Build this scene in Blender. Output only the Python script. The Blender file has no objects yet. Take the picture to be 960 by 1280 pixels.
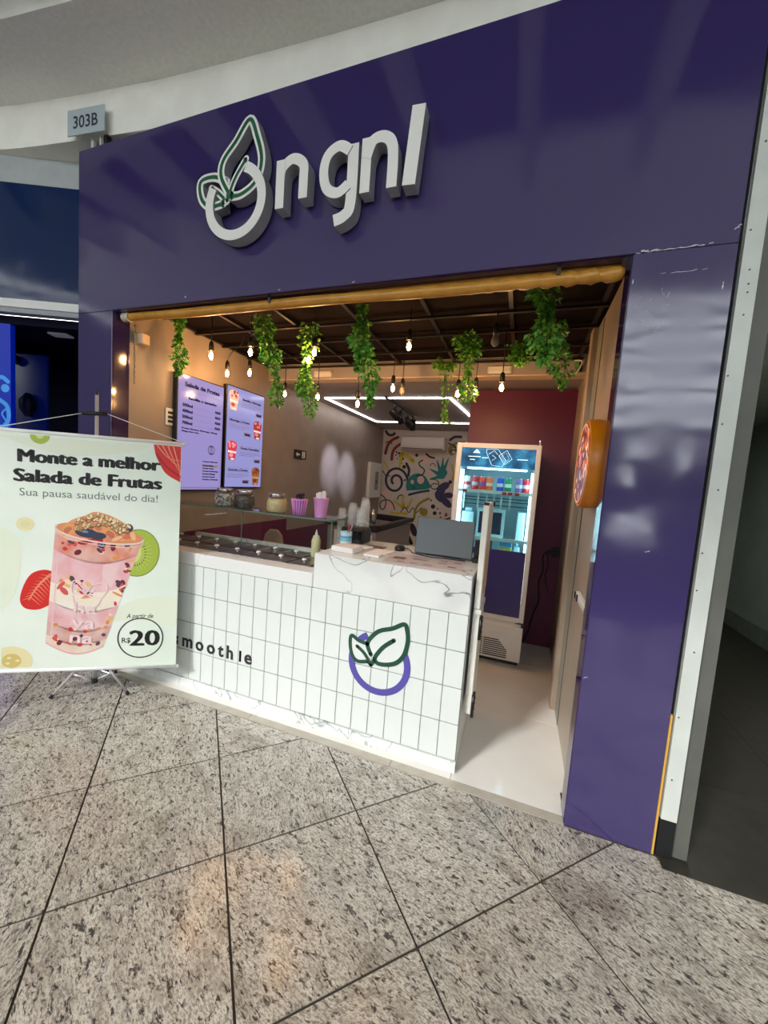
import bpy, math, random
from mathutils import Matrix, Vector
random.seed(7)
S = bpy.context.scene
COL = S.collection

# ------------------------------------------------------------------ camera, world, sun, exposure
cd = bpy.data.cameras.new('camera')
cam = bpy.data.objects.new('camera', cd)
COL.objects.link(cam)
cd.sensor_fit = 'HORIZONTAL'
cd.sensor_width = 36
cd.lens = 36 * 480.08 / 960
cd.clip_start = .02
_r = Vector((0.93894, 0.33636, 0.07254)); _d = Vector((0.09716, -0.05694, -0.99364)); _f = Vector((-0.33009, 0.94001, -0.08614))
cam.matrix_world = Matrix(((_r.x, -_d.x, -_f.x, 0), (_r.y, -_d.y, -_f.y, -1.828), (_r.z, -_d.z, -_f.z, 1.5), (0, 0, 0, 1)))
S.camera = cam
w = bpy.data.worlds.new('world'); S.world = w; w.use_nodes = True
w.node_tree.nodes['Background'].inputs[0].default_value = (.93, .98, 1, 1)
w.node_tree.nodes['Background'].inputs[1].default_value = 4.6
sd = bpy.data.lights.new('sun', 'SUN'); sd.energy = 7; sd.angle = math.radians(9); sd.color = (1, .98, .96)
sun = bpy.data.objects.new('sun', sd); COL.objects.link(sun)
sun.rotation_euler = Vector((.49 * .866, .87 * .866, -.5)).to_track_quat('-Z', 'Y').to_euler()
S.view_settings.view_transform = 'Standard'
S.view_settings.look = 'None'
S.view_settings.exposure = 0
S.view_settings.gamma = 1
S.view_settings.use_curve_mapping = False
try:
    S.cycles.max_bounces = 8
    S.cycles.transparent_max_bounces = 12
    S.cycles.sample_clamp_indirect = 4
    S.cycles.caustics_reflective = False
    S.cycles.caustics_refractive = False
except Exception:
    pass

# ------------------------------------------------------------------ materials
MATS = {}
def lin(c):
    return tuple((x / 255 / 12.92 if x <= 10 else ((x / 255 + .055) / 1.055) ** 2.4) for x in c) + (1,)
def M(name, c=(200, 200, 200), rough=.5, metal=0, emit=0, coat=0, trans=0, alpha=1, spec=.5, ecol=None):
    if name in MATS: return MATS[name]
    m = bpy.data.materials.new(name); m.use_nodes = True
    b = m.node_tree.nodes['Principled BSDF']
    b.inputs['Base Color'].default_value = lin(c)
    b.inputs['Roughness'].default_value = rough
    b.inputs['Metallic'].default_value = metal
    b.inputs['Specular IOR Level'].default_value = spec
    b.inputs['Coat Weight'].default_value = coat
    b.inputs['Coat Roughness'].default_value = .05
    b.inputs['Transmission Weight'].default_value = trans
    b.inputs['Alpha'].default_value = alpha
    if emit:
        b.inputs['Emission Color'].default_value = lin(ecol or c)
        b.inputs['Emission Strength'].default_value = emit
    MATS[name] = m
    return m
def nt(m):
    t = m.node_tree
    return t, t.nodes['Principled BSDF'], (lambda k, **kw: _n(t, k, **kw)), t.links.new
def _n(t, k, **kw):
    n = t.nodes.new(k)
    for a, v in kw.items(): setattr(n, a, v)
    return n
def ramp(t, src, stops):
    r = t.nodes.new('ShaderNodeValToRGB'); e = r.color_ramp.elements
    while len(e) < len(stops): e.new(.5)
    for i, (p, c) in enumerate(stops):
        e[i].position = p; e[i].color = c if len(c) == 4 else lin(c)
    t.links.new(src, r.inputs[0]); return r
def mix(t, fac, a, b, mode='MIX'):
    n = t.nodes.new('ShaderNodeMix'); n.data_type = 'RGBA'; n.blend_type = mode
    for i, v in ((0, fac), (6, a), (7, b)):
        if hasattr(v, 'is_linked') or hasattr(v, 'links'): t.links.new(v, n.inputs[i])
        else: n.inputs[i].default_value = v
    return n.outputs[2]
def mottled(name, c1, c2, scale, rough=.5, bump=0, stretch=(1, 1, 1), detail=4, **kw):
    """two-tone noise over the surface, for paint, plaster, fabric ..."""
    if name in MATS: return MATS[name]
    m = M(name, c1, rough, **kw); t, b, N, L = nt(m)
    tc = N('ShaderNodeTexCoord'); mp = N('ShaderNodeMapping'); mp.inputs[3].default_value = stretch
    L(tc.outputs['Object'], mp.inputs[0])
    no = N('ShaderNodeTexNoise'); no.inputs['Scale'].default_value = scale; no.inputs['Detail'].default_value = detail
    L(mp.outputs[0], no.inputs['Vector'])
    r = ramp(t, no.outputs['Fac'], [(.35, c1), (.65, c2)])
    L(r.outputs[0], b.inputs['Base Color'])
    if bump:
        bp = N('ShaderNodeBump'); bp.inputs['Strength'].default_value = bump; bp.inputs['Distance'].default_value = .01
        L(no.outputs['Fac'], bp.inputs['Height']); L(bp.outputs[0], b.inputs['Normal'])
    return m
def granite():
    m = M('granite', (190, 180, 168), .16); t, b, N, L = nt(m)
    g = N('ShaderNodeNewGeometry'); oi = N('ShaderNodeObjectInfo')
    mu = N('ShaderNodeMath', operation='MULTIPLY'); L(oi.outputs['Random'], mu.inputs[0]); mu.inputs[1].default_value = 40
    mo = N('ShaderNodeMath', operation='PINGPONG'); L(mu.outputs[0], mo.inputs[0]); mo.inputs[1].default_value = 1.2
    vr = N('ShaderNodeVectorRotate', rotation_type='Z_AXIS'); L(g.outputs['Position'], vr.inputs['Vector']); L(mo.outputs[0], vr.inputs['Angle'])
    ad = N('ShaderNodeVectorMath', operation='ADD'); L(vr.outputs[0], ad.inputs[0]); L(oi.outputs['Random'], ad.inputs[1])
    mp = N('ShaderNodeMapping'); mp.inputs[3].default_value = (1, 2.1, 1); L(ad.outputs[0], mp.inputs[0])
    def noise(s, d, dist=0, r=.55):
        n = N('ShaderNodeTexNoise'); n.inputs['Scale'].default_value = s; n.inputs['Detail'].default_value = d
        n.inputs['Distortion'].default_value = dist; n.inputs['Roughness'].default_value = r; L(mp.outputs[0], n.inputs['Vector']); return n.outputs['Fac']
    n0 = noise(2.6, 3); n1 = noise(35, 6, .6, .66); n2 = noise(74, 4, .6, .6); n3 = noise(140, 2); n4 = noise(11, 5, .5, .6)
    base = ramp(t, n4, [(.3, (168, 159, 147)), (.5, (205, 198, 185)), (.72, (221, 215, 203))]).outputs[0]
    c = mix(t, ramp(t, n2, [(.48, (0, 0, 0, 1)), (.58, (.85, .85, .85, 1))]).outputs[0], base, lin((142, 132, 122)))
    c = mix(t, ramp(t, n3, [(.54, (0, 0, 0, 1)), (.66, (.6, .6, .6, 1))]).outputs[0], c, lin((136, 121, 110)))
    c = mix(t, ramp(t, n1, [(.54, (0, 0, 0, 1)), (.615, (.93, .93, .93, 1))]).outputs[0], c, lin((58, 51, 52)))
    st = mix(t, ramp(t, n0, [(.56, (0, 0, 0, 1)), (.75, (.55, .55, .55, 1))]).outputs[0], c, lin((120, 98, 76)), 'MULTIPLY')
    vv = N('ShaderNodeMath', operation='MULTIPLY_ADD'); L(oi.outputs['Random'], vv.inputs[0]); vv.inputs[1].default_value = .14; vv.inputs[2].default_value = .9
    hs = N('ShaderNodeHueSaturation'); L(st, hs.inputs['Color']); L(vv.outputs[0], hs.inputs['Value'])
    L(hs.outputs[0], b.inputs['Base Color'])
    L(ramp(t, n2, [(.3, (.12, .12, .12, 1)), (.7, (.26, .26, .26, 1))]).outputs[0], b.inputs['Roughness'])
    return m
def marble(name, base, vein, scale=3.2, width=.012, rough=.2):
    m = M(name, base, rough); t, b, N, L = nt(m)
    g = N('ShaderNodeNewGeometry')
    no = N('ShaderNodeTexNoise'); no.inputs['Scale'].default_value = scale; no.inputs['Detail'].default_value = 3; no.inputs['Distortion'].default_value = .6
    L(g.outputs['Position'], no.inputs['Vector'])
    s = N('ShaderNodeMath', operation='SUBTRACT'); L(no.outputs['Fac'], s.inputs[0]); s.inputs[1].default_value = .5
    a = N('ShaderNodeMath', operation='ABSOLUTE'); L(s.outputs[0], a.inputs[0])
    v = ramp(t, a.outputs[0], [(0, (1, 1, 1, 1)), (width, (0, 0, 0, 1))]).outputs[0]
    n2 = N('ShaderNodeTexNoise'); n2.inputs['Scale'].default_value = 2.3; n2.inputs['Detail'].default_value = 5; L(g.outputs['Position'], n2.inputs['Vector'])
    k = ramp(t, n2.outputs['Fac'], [(.30, (0, 0, 0, 1)), (.52, (.9, .9, .9, 1))]).outputs[0]
    f = mix(t, 1.0, v, k, 'MULTIPLY')
    soft = mix(t, ramp(t, n2.outputs['Fac'], [(.5, (0, 0, 0, 1)), (.8, (.35, .35, .35, 1))]).outputs[0], lin(base), lin(vein))
    L(mix(t, f, soft, lin(vein)), b.inputs['Base Color'])
    return m
def glossy_panel(name, c, rough=.07, wav=.05, sp=1.0):
    """high-gloss laminate with slightly wavy sheet and faint smears"""
    m = M(name, c, rough, spec=sp); t, b, N, L = nt(m)
    g = N('ShaderNodeNewGeometry'); no = N('ShaderNodeTexNoise'); no.inputs['Scale'].default_value = 2.4; no.inputs['Detail'].default_value = 2
    L(g.outputs['Position'], no.inputs['Vector'])
    bp = N('ShaderNodeBump'); bp.inputs['Strength'].default_value = wav; bp.inputs['Distance'].default_value = .08; L(no.outputs['Fac'], bp.inputs['Height']); L(bp.outputs[0], b.inputs['Normal'])
    n2 = N('ShaderNodeTexNoise'); n2.inputs['Scale'].default_value = 5; n2.inputs['Detail'].default_value = 8; L(g.outputs['Position'], n2.inputs['Vector'])
    L(ramp(t, n2.outputs['Fac'], [(.4, (rough,) * 3 + (1,)), (.75, (rough + .09,) * 3 + (1,))]).outputs[0], b.inputs['Roughness'])
    return m
def glass(name, tint=(246, 250, 248), dens=.1):
    """clear pane: mostly see-through, a mirror film that grows at grazing angles"""
    if name in MATS: return MATS[name]
    m = bpy.data.materials.new(name); m.use_nodes = True; t = m.node_tree; t.nodes.clear()
    o = t.nodes.new('ShaderNodeOutputMaterial'); tr = t.nodes.new('ShaderNodeBsdfTransparent'); gl = t.nodes.new('ShaderNodeBsdfGlossy')
    fq = t.nodes.new('ShaderNodeFresnel'); fq.inputs[0].default_value = 1.5; ge = t.nodes.new('ShaderNodeNewGeometry'); fr = t.nodes.new('ShaderNodeMath'); fr.operation = 'SUBTRACT'; fr.use_clamp = True; t.links.new(fq.outputs[0], fr.inputs[0]); t.links.new(ge.outputs['Backfacing'], fr.inputs[1]); mx = t.nodes.new('ShaderNodeMixShader')
    tr.inputs[0].default_value = lin(tint); gl.inputs['Roughness'].default_value = .02
    t.links.new(fr.outputs[0], mx.inputs[0]); t.links.new(tr.outputs[0], mx.inputs[1]); t.links.new(gl.outputs[0], mx.inputs[2]); t.links.new(mx.outputs[0], o.inputs[0])
    MATS[name] = m; return m

GRANITE = granite()
MARBLE = marble('marble', (220, 222, 220), (104, 106, 110), 3.4, .009)
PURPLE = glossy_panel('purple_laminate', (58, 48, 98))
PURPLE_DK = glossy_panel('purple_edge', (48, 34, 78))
TILE = M('white_tile', (216, 222, 219), .18)
GROUT = M('grout', (150, 152, 150), .9)
WHITE = M('white_paint', (225, 226, 222), .45)
PLASTER = mottled('mall_plaster', (244, 244, 234), (236, 236, 226), 6, .8)
GREIGE = mottled('greige_wall', (154, 142, 134), (146, 134, 127), 5, .42)
MAROON = M('maroon_paint', (100, 34, 72), .4)
BLACK = M('black_plastic', (18, 18, 20), .4)
BLACKM = M('black_metal', (20, 18, 18), .35)
STEEL = M('steel', (190, 190, 188), .25, 1)
ALU = mottled('aluminium_profile', (206, 211, 205), (198, 204, 198), 8, .35)
PORC = mottled('porcelain_floor', (238, 234, 227), (230, 226, 218), 3, .1)

# ------------------------------------------------------------------ object helpers
WM = {}
def link(o, parent=None, wm=None):
    COL.objects.link(o)
    wm = wm or Matrix()
    if parent is not None:
        o.parent = parent; o.matrix_parent_inverse = WM[parent.name].inverted()
    o.matrix_basis = wm
    WM[o.name] = wm.copy()
    return o
def tag(o, label=None, cat=None, group=None, kind=None):
    for k, v in (('label', label), ('category', cat), ('group', group), ('kind', kind)):
        if v: o[k] = v
    return o
def thing(name, loc, label, cat, group=None, rz=0):
    o = bpy.data.objects.new(name, None); o.empty_display_size = .1
    link(o, None, Matrix.Translation(loc) @ Matrix.Rotation(rz, 4, 'Z'))
    return tag(o, label, cat, group)
def copy_tree(src, loc, label=None, group=None, rz=None):
    def cp(o, par):
        c = o.copy(); COL.objects.link(c)
        if par is not None: c.parent = par
        for ch in [x for x in KIDS.get(o.name, [])]: KIDS.setdefault(c.name, []).append(cp(ch, c))
        return c
    r = cp(src, None)
    r.location = loc
    if rz is not None: r.rotation_euler = (0, 0, rz)
    if label: r['label'] = label
    if group: r['group'] = group
    return r
KIDS = {}
class MB:
    """collects shapes in world (or local) coordinates, then links them as ONE mesh object"""
    def __init__(s, mat=None): s.v = []; s.f = []; s.m = []; s.sm = []; s.mats = []; s.cur = 0; s.T = None; s.use(mat or WHITE)
    def use(s, mat):
        if mat not in s.mats: s.mats.append(mat)
        s.cur = s.mats.index(mat); return s
    def at(s, T): s.T = T; return s
    def add(s, vs, fs, smooth=False):
        n = len(s.v)
        s.v += [tuple(s.T @ Vector(p)) if s.T else tuple(p) for p in vs]
        for f in fs: s.f.append([i + n for i in f]); s.m.append(s.cur); s.sm.append(smooth)
        return s
    def box(s, x0, x1, y0, y1, z0, z1, bev=0):
        if bev:
            b = bev; vs = []; 
            for z, i in ((z0, b), (z0 + b, 0), (z1 - b, 0), (z1, b)):
                xa, xb, ya, yb = x0 + i, x1 - i, y0 + i, y1 - i
                c = b
                vs += [(xa + c, ya, z), (xb - c, ya, z), (xb, ya + c, z), (xb, yb - c, z), (xb - c, yb, z), (xa + c, yb, z), (xa, yb - c, z), (xa, ya + c, z)]
            fs = [list(range(7, -1, -1)), list(range(24, 32))]
            for k in range(3):
                for j in range(8): fs.append([k * 8 + j, k * 8 + (j + 1) % 8, k * 8 + 8 + (j + 1) % 8, k * 8 + 8 + j])
            return s.add(vs, fs)
        return s.add([(x0, y0, z0), (x1, y0, z0), (x1, y1, z0), (x0, y1, z0), (x0, y0, z1), (x1, y0, z1), (x1, y1, z1), (x0, y1, z1)],
                     [(3, 2, 1, 0), (4, 5, 6, 7), (0, 1, 5, 4), (1, 2, 6, 5), (2, 3, 7, 6), (3, 0, 4, 7)])
    def lathe(s, prof, c=(0, 0, 0), axis='Z', n=20, cap=True):
        """prof: (radius, height) pairs along the axis"""
        vs = []; fs = []
        for r, h in prof:
            for k in range(n):
                a = 2 * math.pi * k / n; p = (r * math.cos(a), r * math.sin(a), h)
                if axis == 'Y': p = (p[0], p[2], p[1])
                if axis == 'X': p = (p[2], p[0], p[1])
                vs.append((c[0] + p[0], c[1] + p[1], c[2] + p[2]))
        for j in range(len(prof) - 1):
            for k in range(n): fs.append((j * n + k, j * n + (k + 1) % n, (j + 1) * n + (k + 1) % n, (j + 1) * n + k))
        s.add(vs, fs, True)
        if cap:
            n0 = len(s.v)
            s.add([v for v in vs[:n]], [list(range(n - 1, -1, -1))]); s.add([v for v in vs[-n:]], [list(range(n))])
        return s
    def tube(s, pts, r, n=8, cap=True):
        pts = [Vector(p) for p in pts]; vs = []; fs = []; up = None
        for i, p in enumerate(pts):
            d = (pts[min(i + 1, len(pts) - 1)] - pts[max(i - 1, 0)]).normalized()
            if up is None: up = d.orthogonal().normalized()
            up = (up - d * up.dot(d)).normalized(); sd = d.cross(up)
            rr = r[i] if isinstance(r, (list, tuple)) else r
            for k in range(n):
                a = 2 * math.pi * k / n; vs.append(p + (up * math.cos(a) + sd * math.sin(a)) * rr)
        for j in range(len(pts) - 1):
            for k in range(n): fs.append((j * n + k, j * n + (k + 1) % n, (j + 1) * n + (k + 1) % n, (j + 1) * n + k))
        if cap: fs += [list(range(n - 1, -1, -1)), list(range((len(pts) - 1) * n, len(pts) * n))]
        return s.add(vs, fs, True)
    def prism(s, poly, plane, d0, d1):
        """poly (a, b) pairs; plane maps (a, b, depth) to a point; extruded from depth d0 to d1"""
        n = len(poly); vs = [plane(a, b, d0) for a, b in poly] + [plane(a, b, d1) for a, b in poly]
        return s.add(vs, [list(range(n)), list(range(2 * n - 1, n - 1, -1))] + [(i, n + i, n + (i + 1) % n, (i + 1) % n) for i in range(n)])
    # flat print on a plane
    def poly(s, plane, pts, k=1): return s.add([plane(a, b, k) for a, b in pts], [list(range(len(pts)))])
    def disc(s, plane, a, b, r, k=1, n=24, ry=None, rot=0):
        ry = ry or r; c, sn = math.cos(rot), math.sin(rot)
        return s.poly(plane, [(a + r * math.cos(t) * c - ry * math.sin(t) * sn, b + r * math.cos(t) * sn + ry * math.sin(t) * c) for t in [2 * math.pi * i / n for i in range(n)]], k)
    def ring(s, plane, a, b, r, wd, k=1, n=40, a0=0, a1=2 * math.pi):
        return s.ribbon(plane, [(a + r * math.cos(a0 + (a1 - a0) * i / n), b + r * math.sin(a0 + (a1 - a0) * i / n)) for i in range(n + 1)], wd, k, smooth=False)
    def ribbon(s, plane, pts, wd, k=1, smooth=True, caps=True, d1=None):
        if smooth and len(pts) > 2: pts = catmull(pts)
        L_, R_ = [], []
        for i, p in enumerate(pts):
            q0 = pts[max(i - 1, 0)]; q1 = pts[min(i + 1, len(pts) - 1)]
            dx, dy = q1[0] - q0[0], q1[1] - q0[1]; l = math.hypot(dx, dy) or 1
            ww = (wd[0] + (wd[1] - wd[0]) * i / (len(pts) - 1)) if isinstance(wd, tuple) else wd
            nx, ny = -dy / l * ww / 2, dx / l * ww / 2
            L_.append((p[0] + nx, p[1] + ny)); R_.append((p[0] - nx, p[1] - ny))
        if d1 is None:
            vs = [plane(a, b, k) for a, b in L_] + [plane(a, b, k) for a, b in R_]; n = len(pts)
            s.add(vs, [(i, i + 1, n + i + 1, n + i) for i in range(n - 1)])
            if caps:
                w0 = wd if not isinstance(wd, tuple) else wd[0]; w1 = wd if not isinstance(wd, tuple) else wd[1]
                s.disc(plane, pts[0][0], pts[0][1], w0 / 2, k, 10); s.disc(plane, pts[-1][0], pts[-1][1], w1 / 2, k, 10)
            return s
        n = len(pts); vs = []
        for d in (k, d1): vs += [plane(a, b, d) for a, b in L_] + [plane(a, b, d) for a, b in R_]
        fs = []
        for i in range(n - 1):
            fs += [(i, i + 1, n + i + 1, n + i), (2 * n + i, 3 * n + i, 3 * n + i + 1, 2 * n + i + 1), (i, 2 * n + i, 2 * n + i + 1, i + 1), (n + i, n + i + 1, 3 * n + i + 1, 3 * n + i)]
        fs += [(0, n, 3 * n, 2 * n), (n - 1, 3 * n - 1, 4 * n - 1, 2 * n - 1)]
        return s.add(vs, fs)
    def mesh(s, name):
        me = bpy.data.meshes.new(name); me.from_pydata(s.v, [], s.f)
        for m in s.mats: me.materials.append(m)
        for p, mi, sm in zip(me.polygons, s.m, s.sm): p.material_index = mi; p.use_smooth = sm
        me.update(); return me
    def build(s, name, parent=None, local=False, bevel=0, label=None):
        o = bpy.data.objects.new(name, s.mesh(name))
        if local and parent is not None:
            COL.objects.link(o); o.parent = parent; WM[o.name] = WM[parent.name].copy()
        else: link(o, parent)
        if parent is not None: KIDS.setdefault(parent.name, []).append(o)
        if bevel:
            b = o.modifiers.new('b', 'BEVEL'); b.width = bevel; b.segments = 2; b.limit_method = 'ANGLE'
        if label: o['label'] = label
        return o
def catmull(p, n=6):
    out = []
    for i in range(len(p) - 1):
        a, b, c, d = p[max(i - 1, 0)], p[i], p[i + 1], p[min(i + 2, len(p) - 1)]
        for k in range(n):
            t = k / n
            out.append(tuple(.5 * (2 * b[j] + (c[j] - a[j]) * t + (2 * a[j] - 5 * b[j] + 4 * c[j] - d[j]) * t * t + (3 * b[j] - a[j] - 3 * c[j] + d[j]) * t ** 3) for j in range(len(b))))
    return out + [tuple(p[-1])]
def child_mesh(name, me, parent, loc, label=None):
    """another piece sharing mesh data, placed at a world point"""
    o = bpy.data.objects.new(name, me); link(o, parent, Matrix.Translation(loc))
    KIDS.setdefault(parent.name, []).append(o)
    if label: o['label'] = label
    return o
def struct(name, mb, label, cat='wall', parent=None):
    o = mb.build(name, parent)
    return tag(o, label, None if parent else cat, None, 'structure')
FONTS = {}
def text_geo(s, bold):
    """letters as plain polygons: (verts, faces), baseline at 0, unit size"""
    if (s, bold) in FONTS: return FONTS[(s, bold)]
    cu = bpy.data.curves.new('t', 'FONT'); cu.body = s; cu.size = 1; cu.offset = bold; cu.resolution_u = 3
    o = bpy.data.objects.new('t', cu); COL.objects.link(o)
    bpy.context.view_layer.update()
    me = bpy.data.meshes.new_from_object(o.evaluated_get(bpy.context.evaluated_depsgraph_get()))
    r = ([tuple(v.co) for v in me.vertices], [list(p.vertices) for p in me.polygons])
    bpy.data.objects.remove(o); bpy.data.curves.remove(cu); bpy.data.meshes.remove(me)
    FONTS[(s, bold)] = r; return r
def heavy(mb, plane, s, a, b, fat, **kw):
    """ultra-black lettering: the same letters printed a few times, shifted sideways"""
    for i, (q, r) in enumerate(((0, 0), (-1, 0), (1, 0), (-.5, .5), (.5, -.5))): text(mb, plane, s, a + q * fat, b + r * fat * .6, **kw)
def text(mb, plane, s, a, b, height=None, width=None, bold=0, k=1, align='L', slant=0, d1=None):
    """print s with its baseline start at (a, b); height is the cap height"""
    vs, fs = text_geo(s, bold)
    if not vs: return mb
    x0 = min(v[0] for v in vs); x1 = max(v[0] for v in vs)
    sy = (height or .1) / .72
    sx = width / (x1 - x0) if width else sy
    if not height: sy = sx
    off = {'L': 0, 'C': (x1 - x0) * sx / 2, 'R': (x1 - x0) * sx}[align]
    P = [(a - off + (v[0] - x0) * sx + slant * v[1] * sy, b + v[1] * sy) for v in vs]
    if d1 is None: return mb.add([plane(p[0], p[1], k) for p in P], fs)
    n = len(P); ed = {}
    for f in fs:
        for i in range(len(f)): e = (f[i], f[(i + 1) % len(f)]); ed[e] = ed.get(e, 0) + 1
    side = [(e[0], e[1], e[1] + n, e[0] + n) for e in ed if (e[1], e[0]) not in ed]
    return mb.add([plane(*p, k) for p in P] + [plane(*p, d1) for p in P], fs + [[i + n for i in reversed(f)] for f in fs] + side)
def plane_of(o, ex, ey, nrm, lay=.0006):
    o, ex, ey, nrm = Vector(o), Vector(ex).normalized(), Vector(ey).normalized(), Vector(nrm).normalized()
    return lambda a, b, k=0: tuple(o + ex * a + ey * b + nrm * (k * lay))
# ------------------------------------------------------------------ SETTING
XL, XR, X0, X3 = -2.612, .328, -2.930, .665        # shop opening and facade edges
HT, HO = 3.486, 2.462
# mall floor: polished granite slabs laid on the diagonal, cut along the shop line
b = MB(M('floor_joint', (62, 54, 46), .8)); b.box(-9, 9, -9, .0, -.06, -.004); b.box(.33, .70, 0, .2, -.06, .0); floor = struct('floor', b, 'polished granite mall floor laid on the diagonal in front of the shop', 'floor')
def clip(poly, ymax):
    out = []
    for i in range(len(poly)):
        p, q = poly[i], poly[(i + 1) % len(poly)]
        if p[1] <= ymax: out.append(p)
        if (p[1] <= ymax) != (q[1] <= ymax):
            t = (ymax - p[1]) / (q[1] - p[1]); out.append((p[0] + (q[0] - p[0]) * t, ymax))
    return out
D, g = .3888, .004
slab = MB(GRANITE); slab.prism([(-D + g * 1.4, 0), (0, -D + g * 1.4), (D - g * 1.4, 0), (0, D - g * 1.4)], lambda a, c, d: (a, c, d), -.03, 0); SLAB = slab.mesh('slab')
for i in range(-12, 13):
    for j in range(-12, 10):
        cx = -.561 + D + (i + j) * D; cy = -.314 + (i - j) * D
        if not (-5.2 < cx < 3.2 and -3.4 < cy < .4): continue
        if cy + D <= -.004: child_mesh('slab', SLAB, floor, (cx, cy, 0))
        else:
            pl = clip([(cx - D + g * 1.4, cy), (cx, cy - D + g * 1.4), (cx + D - g * 1.4, cy), (cx, cy + D - g * 1.4)], -.004)
            if len(pl) > 2: MB(GRANITE).prism(pl, lambda a, c, d: (a, c, d), -.03, 0).build('slab', floor)
# shop floor: threshold strip and large porcelain tiles
b = MB(GROUT); b.box(-2.61, .4, .0, 5.25, -.06, -.003); sf = struct('floor_shop', b, 'glossy off-white porcelain floor inside the shop', 'floor')
for xa, xb in ((-2.61, -1.42), (-1.417, -.514), (-.511, .328)): MB(mottled('threshold_stone', (190, 182, 168), (178, 168, 154), 14, .35)).box(xa, xb, .001, .05, -.03, .001).build('threshold_tile', sf)
for xa, xb in ((-2.6, -1.4), (-1.397, -.2), (-.197, .40)):
    for ya, yb in ((.053, .79), (.793, 1.6), (1.603, 2.4), (2.403, 3.3), (3.303, 4.2), (4.203, 5.24)):
        MB(PORC).box(xa, xb, ya, yb, -.03, 0).build('floor_tile', sf)
# service corridor to the right
b = MB(mottled('corridor_stone', (58, 54, 48), (48, 45, 40), 12, .4)); b.box(.70, 3.4, .0, 8, -.06, -.004); b.box(.69, 4.5, -.055, 0, -.03, .004); cf = struct('floor_corridor', b, 'dark stone floor of the service corridor right of the shop', 'floor')
for xa, xb in ((.80, 1.5), (1.503, 2.2), (2.203, 2.6)):
    for ya, yb in ((.0, .6), (.603, 1.2), (1.203, 2.2), (2.203, 3.4), (3.403, 5)): MB(MATS['corridor_stone']).box(xa, xb, ya, yb, -.03, 0).build('floor_tile', cf)
CORR = mottled('corridor_paint', (158, 166, 157), (148, 156, 148), 4, .6)
struct('wall_corridor', MB(CORR).box(2.6, 2.75, -.05, 7.5, 0, 4), 'grey painted side wall of the corridor')
struct('wall_corridor_end', MB(CORR).box(.8, 2.6, 7.4, 7.55, 0, 4), 'grey end wall deep in the corridor')
struct('baseboard_corridor', MB(mottled('corridor_skirting', (124, 130, 120), (112, 118, 109), 9, .5)).box(2.575, 2.599, .0, 7.4, 0, .19), 'grey stone skirting along the corridor wall', 'baseboard')
struct('ceiling_corridor', MB(mottled('corridor_lintel', (172, 176, 168), (162, 166, 158), 5, .7)).box(.805, 2.599, .57, 7.4, 2.45, 3.9), 'dark grey dropped ceiling over the corridor', 'ceiling')
cl_ = thing('corridor_fill', (1.05, 1.75, 2.42), 'unseen fill light added under the corridor ceiling behind the pier', 'light')  # added fill light, hidden from view, to brighten the dark corridor
MB(WHITE).box(.85, 1.25, 1.3, 2.2, 2.43, 2.449).build('frame', cl_); MB(M('corridor_fill_glow', (240, 246, 236), .4, emit=20)).box(.88, 1.22, 1.33, 2.17, 2.42, 2.4295).build('fill_panel', cl_)
# pier between shop and corridor
b = MB(mottled('pier_paint', (96, 98, 92), (88, 90, 84), 6, .55)); b.box(.742, .80, .025, 7.4, 0.0, 3.9); struct('wall_pier', b, 'grey edge of the wall between shop and corridor')
tr = MB(ALU); tr.box(.682, .738, .0, .022, .17, 3.6); trim1 = struct('trim_1', tr, 'white aluminium profile with screws down the right edge of the purple front', 'trim')
sc = MB(M('screw_head', (90, 92, 90), .4, 1)); sc.lathe([(.0035, 0), (.003, -.002)], (0, 0, 0), 'Y', 8); SCM = sc.mesh('screw')
for z in (.35, .62, .9, 1.15, 1.3, 1.55, 1.8, 1.98, 2.2, 2.28, 2.31, 2.36, 2.5, 2.8, 3.05): child_mesh('screw', SCM, trim1, (.70 + .012 * math.sin(z * 9), -.0005, z))
struct('trim_2', MB(M('yellow_edge', (206, 160, 70), .5)).box(.6665, .6745, .003, .02, .0, .62), 'raw yellowish edge strip beside the purple pillar near the floor', 'trim')
struct('trim_7', MB(M('black_gap', (10, 10, 12), .8)).box(.682, .738, .004, .02, .0, .165), 'black gap under the foot of the white profile', 'trim')
struct('trim_3', MB(M('black_gap', (10, 10, 12), .8)).box(.666, .681, .022, .06, .0, 3.6), 'dark gap between purple pillar and white profile', 'trim')

# purple shop front
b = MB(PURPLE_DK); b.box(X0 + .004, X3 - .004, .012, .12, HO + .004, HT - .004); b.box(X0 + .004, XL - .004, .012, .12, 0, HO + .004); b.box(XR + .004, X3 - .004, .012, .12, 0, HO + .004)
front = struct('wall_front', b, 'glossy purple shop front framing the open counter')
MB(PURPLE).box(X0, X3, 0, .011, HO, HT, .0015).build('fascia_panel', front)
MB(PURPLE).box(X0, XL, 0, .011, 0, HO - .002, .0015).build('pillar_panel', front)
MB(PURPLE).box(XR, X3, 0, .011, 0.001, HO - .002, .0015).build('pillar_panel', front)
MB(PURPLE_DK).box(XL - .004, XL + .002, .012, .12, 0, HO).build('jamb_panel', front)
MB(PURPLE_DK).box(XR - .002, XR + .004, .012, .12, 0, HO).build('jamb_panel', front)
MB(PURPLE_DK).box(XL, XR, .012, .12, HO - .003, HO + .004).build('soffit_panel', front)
MB(PURPLE).box(X0 - .006, X0, 0, .3, 0, HT).build('return_panel', front)
FP = plane_of((0, 0, 0), (1, 0, 0), (0, 0, 1), (0, -1, 0))
cr = MB(M('scratch', (200, 196, 214), .6))
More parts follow.
